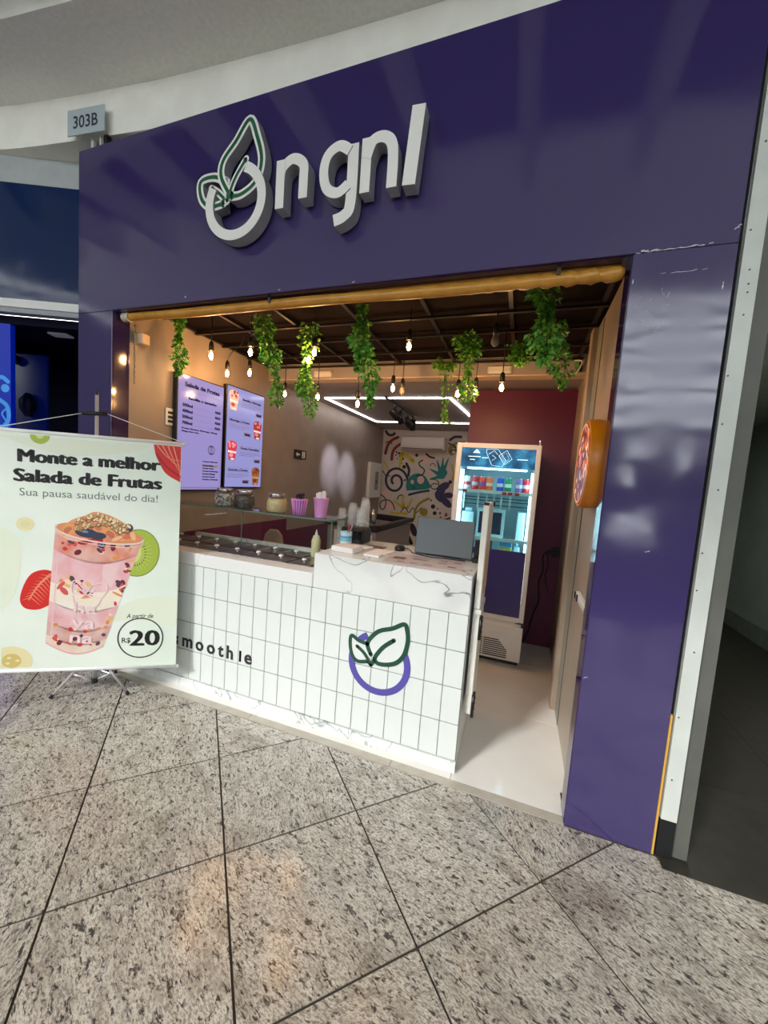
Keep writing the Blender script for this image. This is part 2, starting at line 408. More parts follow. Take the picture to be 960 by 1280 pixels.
def crack(pts, wd):
    q = []
    for i in range(len(pts) - 1):
        for k in range(9):
            t = k / 9; q.append((pts[i][0] + (pts[i + 1][0] - pts[i][0]) * t, pts[i][1] + (pts[i + 1][1] - pts[i][1]) * t + random.uniform(-.003, .003)))
    q.append(pts[-1])
    for i in range(len(q) - 1):
        if random.random() < .85: cr.ribbon(FP, [q[i], q[i + 1]], wd * random.uniform(.4, 1.2), 1, caps=False)
crack([(.335, 2.462), (.48, 2.466), (.60, 2.468)], .004)
crack([(.345, 2.468), (.42, 2.463)], .007)
crack([(.43, 2.375), (.58, 2.378)], .0018)
crack([(.337, 2.345), (.338, 2.362)], .005); crack([(.634, 2.30), (.635, 2.325)], .006)
for k in range(14): x, z = random.uniform(.36, .48), random.uniform(2.14, 2.3); crack([(x, z), (x + random.uniform(-.03, .03), z + random.uniform(-.01, .03))], .0012)
for x, z in ((.645, 2.51), (.65, 2.52), (-2.0, 2.49), (-1.34, 2.47), (-.9, 2.47), (.5, 1.28), (.333, .7)): crack([(x, z), (x + .015, z + .004)], .004)
cr.build('scratches', front, label='pale scratches and a crack in the purple sheet')

# shop shell
PAN = mottled('panel_beige', (178, 164, 146), (166, 152, 136), 3, .35)
struct('wall_left', MB(GREIGE).box(XL - .12, XL, .12, 5.4, 0, 2.7), 'greige left wall of the shop behind the menu screens')
MB(MAROON).box(XL, XL + .006, .125, 2.1, 0, .94).build('dado_panel', bpy.data.objects['wall_left'], label='maroon lower band'); MB(MAROON).box(XL, XL + .006, 2.103, 5.24, 0, .80).build('dado_panel', bpy.data.objects['wall_left'], label='maroon lower band')
wb = struct('wall_back', MB(mottled('mural_white', (206, 200, 194), (198, 192, 187), 3, .6)).box(XL, .5, 5.25, 5.4, 0, 2.7), 'far white wall painted with a colourful abstract mural')
struct('wall_middle', MB(MAROON).box(-.553, .40, 2.10, 2.22, 0, 2.43), 'maroon partition wall behind the drinks fridge')
b = MB(PAN); b.box(.40, .5, .12, 5.4, 0, 2.7); wr = struct('wall_right', b, 'beige panelled right wall of the shop entrance')
MB(PAN).box(.366, .40, .122, .972, 0, 2.55).build('panel', wr)
MB(mottled('panel_grey', (150, 150, 140), (140, 140, 131), 3, .3)).box(.362, .366, .80, .970, 0, 2.55).build('panel', wr)
MB(mottled('post_wood', (176, 158, 138), (160, 143, 125), 6, .4, stretch=(6, 6, .6))).box(.330, .40, .975, 1.085, 0, 2.55, .004).build('door_post', wr)
MB(BLACK).box(.3612, .362, .795, .800, 0, 2.55).build('joint', wr)
# front ceiling: dark straw mats over black bars
b = MB(M('ceiling_slab', (30, 22, 20), .9)); b.box(-2.72, .5, .12, 1.64, 2.60, 2.70); cl = struct('ceiling_front', b, 'dark straw ceiling with black bars over the counter', 'ceiling')
STRAW = mottled('straw', (26, 11, 8), (11, 5, 4), 30, .9, .4, stretch=(1, 14, 1), spec=.15)
xs = [-2.58, -2.12, -1.655, -1.16, -.66, -.16, .33]; ys = [.14, .36, .67, .97, 1.30, 1.61]
for i in range(6):
    for j in range(5): MB(STRAW).box(xs[i] + .003, xs[i + 1] - .003, ys[j] + .003, ys[j + 1] - .003, 2.585, 2.60).build('straw_mat', cl)
for x in xs: MB(BLACKM).box(x - .012, x + .012, .14, 1.62, 2.560, 2.584).build('ceiling_bar', cl)
for y in ys: MB(BLACKM).box(-2.60, .36, y - .012, y + .012, 2.546, 2.5595).build('ceiling_bar', cl)
TAN = mottled('bulkhead_paint', (222, 200, 172), (214, 190, 162), 4, .6)
struct('trim_4', MB(TAN).box(XL, .40, 1.65, 1.78, 2.44, 2.60), 'cream bulkhead where the straw ceiling ends', 'bulkhead')
b = MB(mottled('grey_ceiling', (168, 160, 158), (160, 152, 150), 4, .7)); b.box(-2.70, .5, 1.64, 5.4, 2.45, 2.7); cb = struct('ceiling_back', b, 'plain grey ceiling at the back with lit white strips', 'ceiling')
LED = M('led_strip', (255, 246, 240), .4, emit=13)
for (p, q) in (((-2.40, 2.50), (-.84, 2.50)), ((-2.40, 2.50), (-2.40, 4.28)), ((-2.40, 4.28), (-.3, 4.28)), ((-.84, 2.50), (-.74, 3.9))):
    dx, dy = q[0] - p[0], q[1] - p[1]; l = math.hypot(dx, dy); nx, ny = -dy / l * .009, dx / l * .009
    MB(LED).prism([(p[0] + nx, p[1] + ny), (q[0] + nx, q[1] + ny), (q[0] - nx, q[1] - ny), (p[0] - nx, p[1] - ny)], lambda a, c, d: (a, c, d), 2.436, 2.4495).build('led_strip', cb)

# curved mall ring beam, its soffit and the hall roof
cx = [(-6.5, -1.35), (-5.2, -.66), (-4.4, -.32), (-3.7, -.10), (-3.07, .0), (-2.6, .055), (-2.25, .09), (-1.5, .14), (-.9, .17), (0, .2), (1, .24), (2.2, .27), (4.5, .2)]
band = catmull(cx, 5)
vs, fs = [], []
for x, y in band: vs += [(x, y, 3.57), (x, y, 3.845), (x, y - .42, 3.85), (x, y - .42, 3.955), (x, y + .5, 3.955), (x, y + .5, 3.57)]
for i in range(len(band) - 1):
    for k in range(6): fs.append((i * 6 + k, i * 6 + (k + 1) % 6, i * 6 + 6 + (k + 1) % 6, i * 6 + 6 + k))
SOFF = mottled('soffit_paint', (242, 242, 236), (234, 234, 228), 40, .85)
b = MB(PLASTER); b.add(vs, fs)
for i in range(len(b.f)):
    pass
b.use(SOFF); b.m = [1 if (i % 6) in (1,) else 0 for i in range(len(b.f))]
rb = struct('trim_5', b, 'curved white ring beam sweeping above the shop front', 'beam')
RAF = mottled('rafter_paint', (206, 205, 198), (196, 195, 188), 8, .7)
b = MB(M('roof_dark', (22, 20, 22), .9)); b.box(-9, 9, -1.45, 2.0, 4.2, 4.3); b.use(PLASTER); b.box(-9, 9, -5.5, -1.45, 4.6, 4.75); b.box(-9, 9, -1.5, -1.45, 4.12, 4.6)
roof = struct('ceiling_mall', b, 'mall roof of dark panels between white rafters', 'ceiling')
for k in range(-8, 12): MB(RAF).box(-2.44 + k * .75 - .055, -2.44 + k * .75 + .055, -1.6, -.36 if k < 0 else -.24, 3.87, 4.12).build('rafter', roof)
# neighbouring blue shop, set at an angle
NB = Matrix.Translation((-3.175, .143, 0)) @ Matrix.Rotation(math.atan2(-.206, -.5), 4, 'Z')      # local x runs away to the left, local y into that shop is negative
BLUE = glossy_panel('blue_laminate', (8, 36, 82), sp=.35); NAVY = M('navy_dark', (4, 4, 30), .7, spec=.1)
def nbox(mat, *a): 
    m = MB(mat); m.at(NB); m.box(*a); return m
nw = struct('wall_neighbour', nbox(mottled('neighbour_grey', (178, 184, 184), (168, 174, 175), 8, .8), -.6, 2.6, -.3, -.004, 3.39, 3.60), 'grey wall strip above the blue shop sign')
b = nbox(NAVY, -.6, 2.6, -1.6, -1.5, 0, 2.5); b.box(-.6, 2.6, -1.6, .0, -.05, -.006); b.box(2.55, 2.6, -1.5, 0, 0, 2.5); b.box(-.6, -.55, -1.5, -.1, 0, 2.5); b.box(-.6, 2.6, -1.5, -.06, 2.44, 2.5)
nb = thing('blue_shop_front', (-3.175, .143, 0), 'dark blue neighbouring shop front left of the purple one', 'shop front')
b.build('interior', nb)
nbox(BLUE, -.6, 2.6, -.06, 0, 2.6, 3.39).build('fascia', nb)
nbox(WHITE, -.6, 2.6, -.05, .03, 2.535, 2.575).build('shutter_rail', nb); nbox(WHITE, -.6, 2.6, -.05, .012, 2.58, 2.598).build('shutter_rail', nb)
nbox(M('rail_grey', (150, 156, 164), .5), -.6, 2.6, -.05, .02, 2.50, 2.533).build('shutter_slat', nb)
pn = nbox(M('blue_poster', (0, 40, 150), .4, emit=.22, spec=.2, ecol=(0, 40, 220)), .525, 1.3, -.10, -.06, .1, 2.44); pn.build('poster_panel', nb)
NP = lambda a, c, k=0: tuple(NB @ Vector((a, -.06 + k * .0007, c)))
b = MB(M('poster_teal', (40, 140, 220), .4, emit=.3))
b.ribbon(NP, [(x + .125, z) for x, z in ((.42, 2.02), (.47, 2.05), (.52, 1.99), (.50, 1.9), (.43, 1.84), (.42, 1.74), (.47, 1.68), (.52, 1.72))], .03); b.disc(NP, .565, 1.97, .03, 2); b.ribbon(NP, [(.54, 1.83), (.59, 1.78), (.545, 1.70), (.58, 1.66)], .012, 2); b.build('swirl_print', nb)
nbox(M('screen_blue', (8, 26, 92), .25, emit=.14), .69, 1.0, -.62, -.6, .9, 2.36).build('display_panel', nb)
for (a, c, r, dz) in ((.83, 1.92, .06, .10), (.93, 2.30, .04, .04)):
    b = MB(M('shape_dark', (22, 24, 40), .4)); b.at(NB); b.lathe([(r * .4, -dz), (r, -dz * .3), (r, dz * .4), (r * .3, dz)], (a, -.57, c), 'Z', 10); b.build('hanging_ornament', nb)
nbox(M('downlight', (120, 120, 140), .5, emit=.25), .20, .34, -.24, -.16, 2.425, 2.438).build('ceiling_light', nb)
# hall behind the photographer: open daylight over a far gallery, seen only in the gloss
FARW = mottled('far_wall', (120, 118, 116), (100, 98, 98), 2, .8)
fg = struct('wall_far', MB(FARW).box(-9, 9, -8.7, -8.5, 0, .55), 'low far wall of the hall opposite the shop')
for z0, z1, gaps in ((.55, 1.1, ((-5.2, -3.8), (2.05, 2.95), (4.6, 5.4))), (1.1, 1.75, ()), (1.75, 2.2, ((-5.2, -3.8), (2.1, 2.4), (4.6, 5.4))), (2.2, 2.45, ((3.2, 3.6),)), (2.45, 2.85, ((-5.2, -3.8), (2.15, 2.75), (3.2, 3.6), (4.6, 5.4))), (2.85, 3.15, ())):
    x = -9
    for g0, g1 in gaps + ((9, 9),): MB(FARW).box(x, g0, -8.7, -8.5, z0, z1).build('pier_block', fg); x = g1
for k in range(7): MB(FARW).box(-9, 9, -8.75, -8.4, 3.50 + k * .42, 3.54 + k * .42).build('louvre_slat', fg)
MB(FARW).box(-9, 9, -8.7, -8.4, 6.7, 8.5).build('lintel', fg)
struct('wall_blocker_left', MB(FARW).box(-9.3, -9.1, -8.7, 1, 0, 4.6), 'unseen dull wall added at the far left to darken reflections')  # added out of view: darkens the left pillar's reflection and cuts side daylight
struct('wall_blocker_right', MB(FARW).box(9.1, 9.3, -8.7, 1, 0, 4.6), 'unseen dull wall added at the far right to cut daylight')  # added out of view: blocks daylight from the right side
# ------------------------------------------------------------------ COUNTER
ct = thing('counter', (-1.4, .1, 0), 'white tiled counter with marble tops and purple ring leaf emblem', 'counter')
b = MB(GROUT); b.box(-2.60, -.19, .108, .16, .0, .845); b.use(WHITE); b.box(-2.60, -.186, .16, .74, .0, .845); b.build('body', ct)
tl = MB(TILE); tl.box(-.0485, .0485, 0, .008, -.095, .095, .0022); TL = tl.mesh('tile')
for k in range(24):
    x = -.286 - .1 * k - .05 + .1
    for r, z in enumerate((.7475, .5525, .3575, .1625)):
        if x > -.2: continue
        o = child_mesh('tile', TL, ct, (x, .1, z))
MBt = MB(TILE); 
for r, z in enumerate((.7475, .5525, .3575, .1625)): pass
MB(marble('marble_skirt', (222, 226, 224), (140, 144, 146), 5, .012)).box(-2.60, -.184, .096, .108, 0.001, .063).build('skirting', ct)
# the marble blocks are separate lengths of stone
MB(MARBLE).box(-1.078, -.184, .094, .75, .846, 1.048, .004).build('worktop', ct)
b = MB(MARBLE); b.box(-2.60, -1.081, .094, .225, .846, .929, .004); b.box(-2.60, -1.081, .72, .75, .846, .929); b.build('worktop', ct)
INOX = mottled('inox', (150, 146, 144), (128, 124, 124), 9, .28, metal=1)
b = MB(INOX); b.box(-2.60, -1.081, .228, .717, .846, .905); b.build('well', ct)
# food tray lids with knobs set in the chilled well
lid = MB(INOX); lid.box(-.082, .082, -.085, .085, 0, .012, .004); lid.use(M('knob_white', (240, 238, 234), .2)); lid.lathe([(.006, .012), (.006, .022), (.016, .026), (.018, .034), (.010, .04)], (0, 0, 0), 'Z', 10)
LID = lid.mesh('tray_lid')
names = ['first', 'second', 'third', 'fourth', 'fifth', 'sixth', 'seventh', 'eighth']
li = 0
for row, y, xa in ((0, .345, -1.29), (1, .54, -1.475)):
    for k in range(7):
        x = xa - .18 * k; li += 1
        o = bpy.data.objects.new('tray_lid', LID); link(o, None, Matrix.Translation((x, y, .906)))
        tag(o, 'steel knobbed tray lid, %s row under the glass, %s from the till' % (('front', 'rear')[row], names[k]), 'lid', 'steel lids in the chilled well')
# raised letters and emblem on the counter front
CP = plane_of((0, .1, 0), (1, 0, 0), (0, 0, 1), (0, -1, 0), .001)
LET = M('letter_black', (24, 24, 26), .4)
for ch, x, z in zip('smoothie', (-2.125, -2.045, -1.93, -1.835, -1.745, -1.675, -1.575, -1.535), (.283,) * 8):
    b = MB(LET)
    if ch == 'i': b.add([CP(x, z, 4), CP(x + .013, z, 4), CP(x + .013, z + .07, 4), CP(x, z + .07, 4)], [(0, 1, 2, 3)]); b.box(x, x + .013, .096, .1, z, z + .07)
    else: text(b, CP, ch, x, z, height=.088 if ch not in 'th' else .085, bold=.022, k=4, d1=0)
    b.build('letter', ct, label='black letter ' + ch)
GREEN = M('leaf_green', (14, 66, 50), .4); RINGP = M('ring_purple', (84, 76, 158), .4)
em = MB(RINGP); em.ribbon(CP, [(-.643 + .163 * math.cos(a), .49 + .163 * math.sin(a)) for a in [math.radians(118 + i * 7.4) for i in range(44)]], .036, 3, smooth=False, caps=False, d1=0)
em.build('emblem_ring', ct, label='purple ring')
big = [(-.692, .53), (-.716, .584), (-.694, .631), (-.649, .674), (-.577, .702), (-.515, .737), (-.496, .703), (-.489, .644), (-.504, .569), (-.541, .519), (-.592, .495), (-.645, .489), (-.668, .505)]
small = [(-.716, .585), (-.769, .594), (-.814, .614), (-.819, .561), (-.801, .501), (-.765, .475), (-.71, .487), (-.70, .54)]
b = MB(TILE); b.poly(CP, catmull(big + [big[0]])[:-1], 3.4); b.build('emblem_leaf_fill', ct)
b = MB(TILE); b.poly(CP, catmull(small + [small[0]])[:-1], 3.4); b.build('emblem_leaf_fill', ct)
b = MB(GREEN); b.ribbon(CP, big, .024, 4.2); b.ribbon(CP, [(-.668, .508), (-.66, .533), (-.621, .589), (-.566, .637)], .024, 4.3); b.ribbon(CP, [(-.668, .505), (-.689, .47)], .02, 4.4, smooth=False); b.build('emblem_leaf', ct, label='large dark green leaf outline')
b = MB(GREEN); b.ribbon(CP, small[:7], .021, 4.2); b.ribbon(CP, [(-.777, .56), (-.73, .528), (-.690, .474)], .020, 4.3); b.ribbon(CP, [(-.71, .487), (-.690, .472)], .016, 4.4, smooth=False); b.build('emblem_leaf', ct, label='small dark green leaf outline')

# glass guard with shelf over the chilled well
GL = glass('pane_glass', (250, 253, 251)); GE = M('glass_edge', (120, 160, 146), .15, trans=.4)
gd = thing('glass_guard', (-1.87, .45, .93), 'glass food guard with top shelf standing on the left counter', 'glass guard')
MB(GL).box(-1.862, -1.15, .418, .424, .931, 1.196).build('front_pane', gd); MB(GL).box(-2.60, -1.866, .418, .424, .931, 1.196).build('front_pane', gd)
MB(GL).box(-2.60, -1.15, .40, .66, 1.197, 1.205).build('top_shelf', gd)
b = MB(GE); b.box(-2.60, -1.15, .398, .40, 1.196, 1.206); b.box(-1.15, -1.147, .40, .66, 1.196, 1.206); b.box(-1.149, -1.143, .418, .428, .931, 1.196); b.box(-1.149, -1.143, .638, .648, .931, 1.196); b.box(-1.866, -1.862, .417, .425, .931, 1.196); b.build('glass_edge', gd)
MB(GL).box(-1.15, -1.144, .43, .636, .931, 1.196).build('end_pane', gd)

def jar(x, y, label, c1, c2, sc):
    t = thing('glass_jar', (x, y, 1.206), label, 'jar', 'jars on the glass shelf')
    b = MB(mottled('jar_fill_' + c1[0], c1[1], c2, sc, .6, .3, detail=2)); b.lathe([(.058, .004), (.073, .02), (.072, .07), (.062, .098)], (x, y, 1.206), 'Z', 20); b.build('filling', t)
    b = MB(glass('jar_glass', (240, 244, 244))); b.lathe([(.06, 0), (.077, .02), (.076, .075), (.064, .108), (.055, .114)], (x, y, 1.206), 'Z', 20, False); b.build('jar_body', t)
    b = MB(STEEL); b.lathe([(.053, .11), (.056, .113), (.056, .134), (.052, .137)], (x, y, 1.206), 'Z', 20); b.build('lid', t)
jar(-2.098, .5, 'glass jar of mixed black and white bits under the gap between screens', ('mix', (236, 230, 222)), (36, 32, 32), 55)
jar(-1.915, .5, 'glass jar of dark cookie crumbs, between the speckled and the cream jar', ('dark', (52, 44, 44)), (110, 100, 98), 60)
jar(-1.63, .5, 'glass jar of cream coloured crumbs on the glass shelf', ('cream', (232, 208, 158)), (216, 186, 132), 60)
PINK = M('pink_plastic', (228, 156, 218), .4)
t = thing('ribbed_cup', (-1.446, .5, 1.206), 'pink ribbed cup filled with dark spoons on the glass shelf', 'cup')
b = MB(M('violet_plastic', (160, 92, 178), .4)); b.lathe([(.038, 0), (.052, .105), (.049, .105), (.036, .004)], (-1.446, .5, 1.206), 'Z', 20, False); b.lathe([(.037, .002), (.037, .004)], (-1.446, .5, 1.206)); b.build('body', t)
b = MB(PINK)
for k in range(18): a = 2 * math.pi * k / 18; b.tube([(-1.446 + .040 * math.cos(a), .5 + .040 * math.sin(a), 1.207), (-1.446 + .054 * math.cos(a), .5 + .054 * math.sin(a), 1.312)], .0045, 5)
b.lathe([(.051, .102), (.058, .104), (.058, .112), (.050, .112)], (-1.446, .5, 1.206), 'Z', 20, False); b.build('rib', t)
for k in range(9):
    a = k * 2.4; r = .028 * math.sqrt(k / 9)
    x, y = -1.446 + r * math.cos(a), .5 + r * math.sin(a); h = 1.325 + .02 * random.random()
    b = MB(M('dark_spoon', (50, 24, 56), .3)); b.tube([(x * .6 + -1.446 * .4, y * .6 + .5 * .4, 1.215), (x, y, h)], .003, 5); b.lathe([(.002, 0), (.009, .008), (.009, .016), (.002, .024)], (x, y, h - .005), 'Z', 8)
    tag(b.build('spoon'), 'small dark spoon standing in the pink ribbed cup', 'spoon', 'dark spoons in the ribbed cup')
t = thing('pink_cup', (-1.276, .5, 1.206), 'solid pink cup of white wrapped straws at the shelf end', 'cup')
b = MB(PINK); b.lathe([(.038, 0), (.040, .006), (.051, .122), (.054, .125), (.054, .132), (.049, .132), (.036, .006)], (-1.276, .5, 1.206), 'Z', 22); b.build('body', t)
for k, (dx, dy) in enumerate(((-.022, -.012), (.0, -.02), (.022, -.01), (-.018, .016), (.012, .018))):
    b = MB(M('paper_white', (240, 236, 238), .6)); b.box(-1.276 + dx - .012, -1.276 + dx + .012, .5 + dy - .008, .5 + dy + .008, 1.216, 1.372 + .008 * (k % 3), .004)
    tag(b.build('straw_packet'), 'white paper wrapped straw bundle in the solid pink cup', 'straw', 'straw packets in the pink cup')
# squeeze bottle behind the guard
t = thing('squeeze_bottle', (-1.354, .60, .90), 'pale yellow squeeze bottle behind the glass guard', 'bottle')
b = MB(M('pale_sauce', (238, 226, 176), .4)); b.lathe([(.03, 0), (.033, .006), (.033, .115), (.028, .132), (.02, .138)], (-1.354, .60, .9055), 'Z', 20); b.build('body', t)
b = MB(M('nozzle_clear', (226, 228, 214), .3)); b.lathe([(.024, .138), (.024, .15), (.012, .154), (.006, .185), (.003, .197)], (-1.354, .60, .9055), 'Z', 16); b.build('nozzle', t)
# clear cup stacks beside the guard
CLR = M('clear_cup', (232, 236, 236), .12, alpha=.22)
for i, (x, y, z0, n, lab) in enumerate(((-1.21, .71, .931, 20, 'tall stack of clear cups nearest the glass guard end'), (-1.13, .71, .931, 23, 'tall stack of clear cups in the middle behind the counter'), (-1.04, .725, 1.0485, 18, 'tallest stack of clear cups beside the black printer'), (-1.03, .63, 1.156, 6, 'short stack of clear cups standing on the black printer'))):
    t = thing('cup_stack', (x, y, z0), lab, 'cups', 'stacks of clear plastic cups')
    for k in range(n):
        z = z0 + k * .0145; h = .06
        cbm = MB(CLR)
        cbm.lathe([(.026, h), (.036, 0.002), (.038, 0), (.038, .004)], (x, y, z), 'Z', 14, False)
        if k == n - 1: cbm.lathe([(.001, h), (.026, h)], (x, y, z), 'Z', 14, False)
        cbm.build('cup', t)
# things on the till block
ZT = 1.049
t = thing('pen_can', (-1.02, .385, ZT), 'white and blue striped can of pens on the marble counter', 'can')
b = MB(WHITE); b.lathe([(.036, 0), (.037, .04)], (-1.02, .385, ZT)); b.use(M('can_blue', (120, 188, 214), .4)); b.lathe([(.0372, .04), (.0372, .062)], (-1.02, .385, ZT), cap=False); b.use(M('can_teal', (92, 150, 168), .4)); b.lathe([(.0372, .062), (.0372, .074)], (-1.02, .385, ZT), cap=False); b.use(M('can_pale', (176, 212, 232), .4)); b.lathe([(.0372, .074), (.0372, .10), (.034, .10), (.034, .02)], (-1.02, .385, ZT), cap=False); b.build('body', t)
for dx, c, lab in ((.01, (196, 40, 36), 'red pen leaning in the striped can'), (.022, (150, 150, 156), 'grey pen leaning in the striped can')):
    b = MB(M('pen%d' % c[0], c, .4)); b.tube([(-1.025, .385, ZT + .03), (-1.02 + dx, .385, ZT + .10), (-1.012 + dx * 1.6, .383, ZT + .15)], .004, 6); tag(b.build('pen'), lab, 'pen')
t = thing('receipt_printer', (-1.0, .62, ZT), 'black receipt printer behind the striped pen can', 'printer')
b = MB(BLACK); b.box(-1.135, -.965, .54, .682, ZT, ZT + .105, .008); b.build('body', t)
b = MB(M('printer_gloss', (14, 14, 18), .12)); b.box(-1.12, -.98, .535, .5395, ZT + .02, ZT + .085); b.build('front_cover', t)
PAPER = M('paper', (226, 222, 222), .6)
def paper_stack(x0, x1, y0, y1, z, h, rz, lab, n=1, grp=None):
    m = MB(PAPER); m.at(Matrix.Translation(((x0 + x1) / 2, (y0 + y1) / 2, z)) @ Matrix.Rotation(rz, 4, 'Z')); hx, hy = (x1 - x0) / 2, (y1 - y0) / 2
    m.box(-hx, hx, -hy, hy, 0, h, min(.002, h * .3)); return tag(m.build('paper_stack'), lab, 'paper', grp)
paper_stack(-1.03, -.88, .21, .33, ZT, .032, -.12, 'thick block of white paper slips on the counter left end')
paper_stack(-1.0, -.86, .36, .46, ZT, .012, -.05, 'thin white leaflet pile behind the thick paper block')
paper_stack(-.82, -.72, .20, .27, ZT, .014, -.06, 'small white card stack near the front counter edge')
paper_stack(-.83, -.71, .30, .45, ZT, .004, -.1, 'loose white sheet behind the small card stack')
t = thing('counter_menu', (-.48, .3, ZT), 'printed photo menu lying flat under clear plastic by the laptop', 'menu')
MM = Matrix.Translation((-.475, .295, ZT)) @ Matrix.Rotation(.06, 4, 'Z')
m = MB(M('menu_sheet', (204, 190, 190), .25)); m.at(MM); m.box(-.215, .215, -.15, .13, 0, .0015); m.build('sheet', t)
MP = lambda a, c, k=0: tuple(MM @ Vector((a, c, .0016 + k * .0003)))
m = MB(M('menu_print', (92, 62, 62), .4)); m2 = [(-.15, .02, .07, .06), (-.03, .02, .09, .02), (.10, .06, .04, .02), (.10, .0, .05, .02), (.18, .05, .04, .02), (-.12, -.09, .04, .015), (-.05, -.09, .04, .015), (.03, -.09, .05, .015), (.16, -.07, .045, .025), (-.03, .07, .1, .012)]
for (a, c, hx, hy) in m2: m.poly(MP, [(a - hx / 2, c - hy), (a + hx / 2, c - hy), (a + hx / 2, c + hy * .2), (a - hx / 2, c + hy * .2)], 1)
m.build('print', t)
MB(M('brown_tray', (92, 70, 66), .4)).at(Matrix.Translation((-.86, .52, ZT))).box(-.06, .06, -.035, .035, 0, .004).build('x'); o = bpy.data.objects['x']; o.name = 'card_sheet'; tag(o, 'brown printed card lying beside the black printer', 'card')
t = thing('computer_mouse', (-.70, .53, ZT), 'black computer mouse left of the grey laptop', 'mouse')
m = MB(BLACK); m.lathe([(.034, 0), (.036, .01), (.033, .022), (.022, .033), (.004, .037)], (0, 0, 0), 'Z', 18); 
m.v = [(-.70 + p[0] * .95, .53 + p[1] * 1.35, ZT + p[2]) for p in m.v]; m.build('shell', t)
m = MB(M('wheel_grey', (90, 90, 92), .5)); m.lathe([(.008, -.003), (.008, .003)], (-.70, .505, ZT + .031), 'X', 12); m.build('scroll_wheel', t)
b = MB(BLACK); b.tube(catmull([(-.70, .575, ZT + .006), (-.67, .60, ZT + .004), (-.64, .56, ZT + .004), (-.6, .48, ZT + .004), (-.48, .42, ZT + .004), (-.38, .435, ZT + .004), (-.27, .44, ZT + .004)]), .003, 6); tag(b.build('cable'), 'thin black cable running along the foot of the laptop', 'cable')
t = thing('laptop', (-.41, .47, ZT), 'open grey laptop with its lid back facing the mall', 'laptop')
LG = M('laptop_grey', (92, 97, 100), .4, .3)
m = MB(LG); m.at(Matrix.Translation((-.412, .47, ZT + .012)) @ Matrix.Rotation(math.radians(-9), 4, 'X')); m.box(-.175, .175, -.006, .004, 0, .222, .003); m.build('lid', t)
m = MB(LG); m.box(-.587, -.237, .478, .70, ZT, ZT + .016, .004); m.build('base', t)
m = MB(BLACK); m.tube([(-.52, .475, ZT + .012), (-.30, .475, ZT + .012)], .007, 8); m.build('hinge', t)
b = MB(BLACK); b.box(-.232, -.195, .44, .50, ZT, ZT + .03, .004); b.box(-.225, -.20, .47, .50, ZT + .03, ZT + .13, .003); tag(b.build('card_reader'), 'black card reader wedged between laptop and white gate', 'card reader')
# upright board and gate leaf at the counter end
GW = mottled('gate_white', (226, 224, 216), (214, 210, 200), 8, .4)
t = thing('counter_gate', (-.16, .2, .3), 'white hinged gate leaf standing open at the counter end', 'gate')
MB(GW).box(-.170, -.140, .15, .42, .872, 1.415, .003).build('upper_leaf', t); MB(GW).box(-.168, -.132, .145, .40, .846, .870).build('rail', t)
MB(GW).box(-.172, -.136, .16, .40, .30, .844, .003).build('lower_leaf', t)
MB(M('leaf_edge_wood', (206, 176, 146), .5)).box(-.1395, -.137, .17, .42, .93, 1.41).build('edge_band', t)
for z in (.77, .35):
    m = MB(BLACKM); m.box(-.136, -.124, .17, .215, z - .055, z + .055, .003); m.tube([(-.13, .162, z - .06), (-.13, .162, z + .06)], .009, 8); 
    for q in (-.03, .0, .03): m.lathe([(.006, 0), (.005, .003)], (-.124, .195, z + q), 'X', 8)
    m.build('hinge', t)
m = MB(BLACKM); m.box(-.168, -.142, .148, .17, 1.405, 1.418); m.box(-.1395, -.128, .39, .42, 1.39, 1.418); m.build('latch', t)

# ------------------------------------------------------------------ behind the counter
t = thing('display_case', (-1.6, 2.7, 0), 'low display case with black framed glass top at the back left', 'display case')
P4 = [(-1.39, 1.92), (-1.36, 3.15), (-2.05, 3.3), (-2.05, 2.1)]
IDP = lambda a, c, d: (a, c, d)
MB(M('case_grey', (136, 130, 132), .3)).prism(P4, IDP, .02, .93).build('body', t)
b = MB(BLACK)
for i in range(4):
    p, q = Vector((*P4[i], 0)), Vector((*P4[(i + 1) % 4], 0)); d = (q - p).normalized() * .03; nn = Vector((-d.y, d.x, 0))
    b.prism([(p - d + nn).xy[:], (q + d + nn).xy[:], (q + d - nn).xy[:], (p - d - nn).xy[:]], IDP, .95, 1.0)
b.build('top_frame', t)
MB(M('case_glass', (40, 44, 46), .06)).prism([(p[0] * .98 - .03, p[1] * .98 + .05) for p in P4], IDP, .94, .96).build('top_glass', t)
MB(WHITE).prism([(-1.92, 2.03), (-1.42, 1.90), (-1.42, 1.88), (-1.92, 2.01)], IDP, .1, .90).build('front_panel', t)
t = thing('metal_shaker', (-1.55, 2.25, 1.0), 'steel shaker standing on the black framed case', 'shaker'); b = MB(STEEL); b.lathe([(.03, 0), (.038, .10), (.038, .105)], (-1.5, 2.1, 1.001)); b.build('body', t); b = MB(STEEL); b.lathe([(.036, .105), (.03, .13), (.018, .14), (.018, .155)], (-1.5, 2.1, 1.001)); b.build('cap', t)
t = thing('chair', (-2.08, 1.2, 0), 'brown chair with a rounded back seen through the glass guard', 'chair')
CH = M('chair_brown', (140, 122, 108), .6)
CPL = lambda a, c, d: (a, d, c)
b = MB(CH); b.prism([(-2.20 + .0, .50), (-1.96, .50), (-1.965, .80), (-1.99, .92), (-2.04, .97), (-2.12, .97), (-2.17, .92), (-2.195, .80)], CPL, 1.1, 1.13); b.build('backrest', t, bevel=.01)
b = MB(CH); b.box(-2.22, -1.93, 1.12, 1.5, .44, .49, .012); b.build('seat', t)
for x in (-2.2, -1.96):
    for y in (1.14, 1.47): MB(BLACKM).tube([(x, y, 0), (x, y, .45)], .012, 8).build('leg', t)
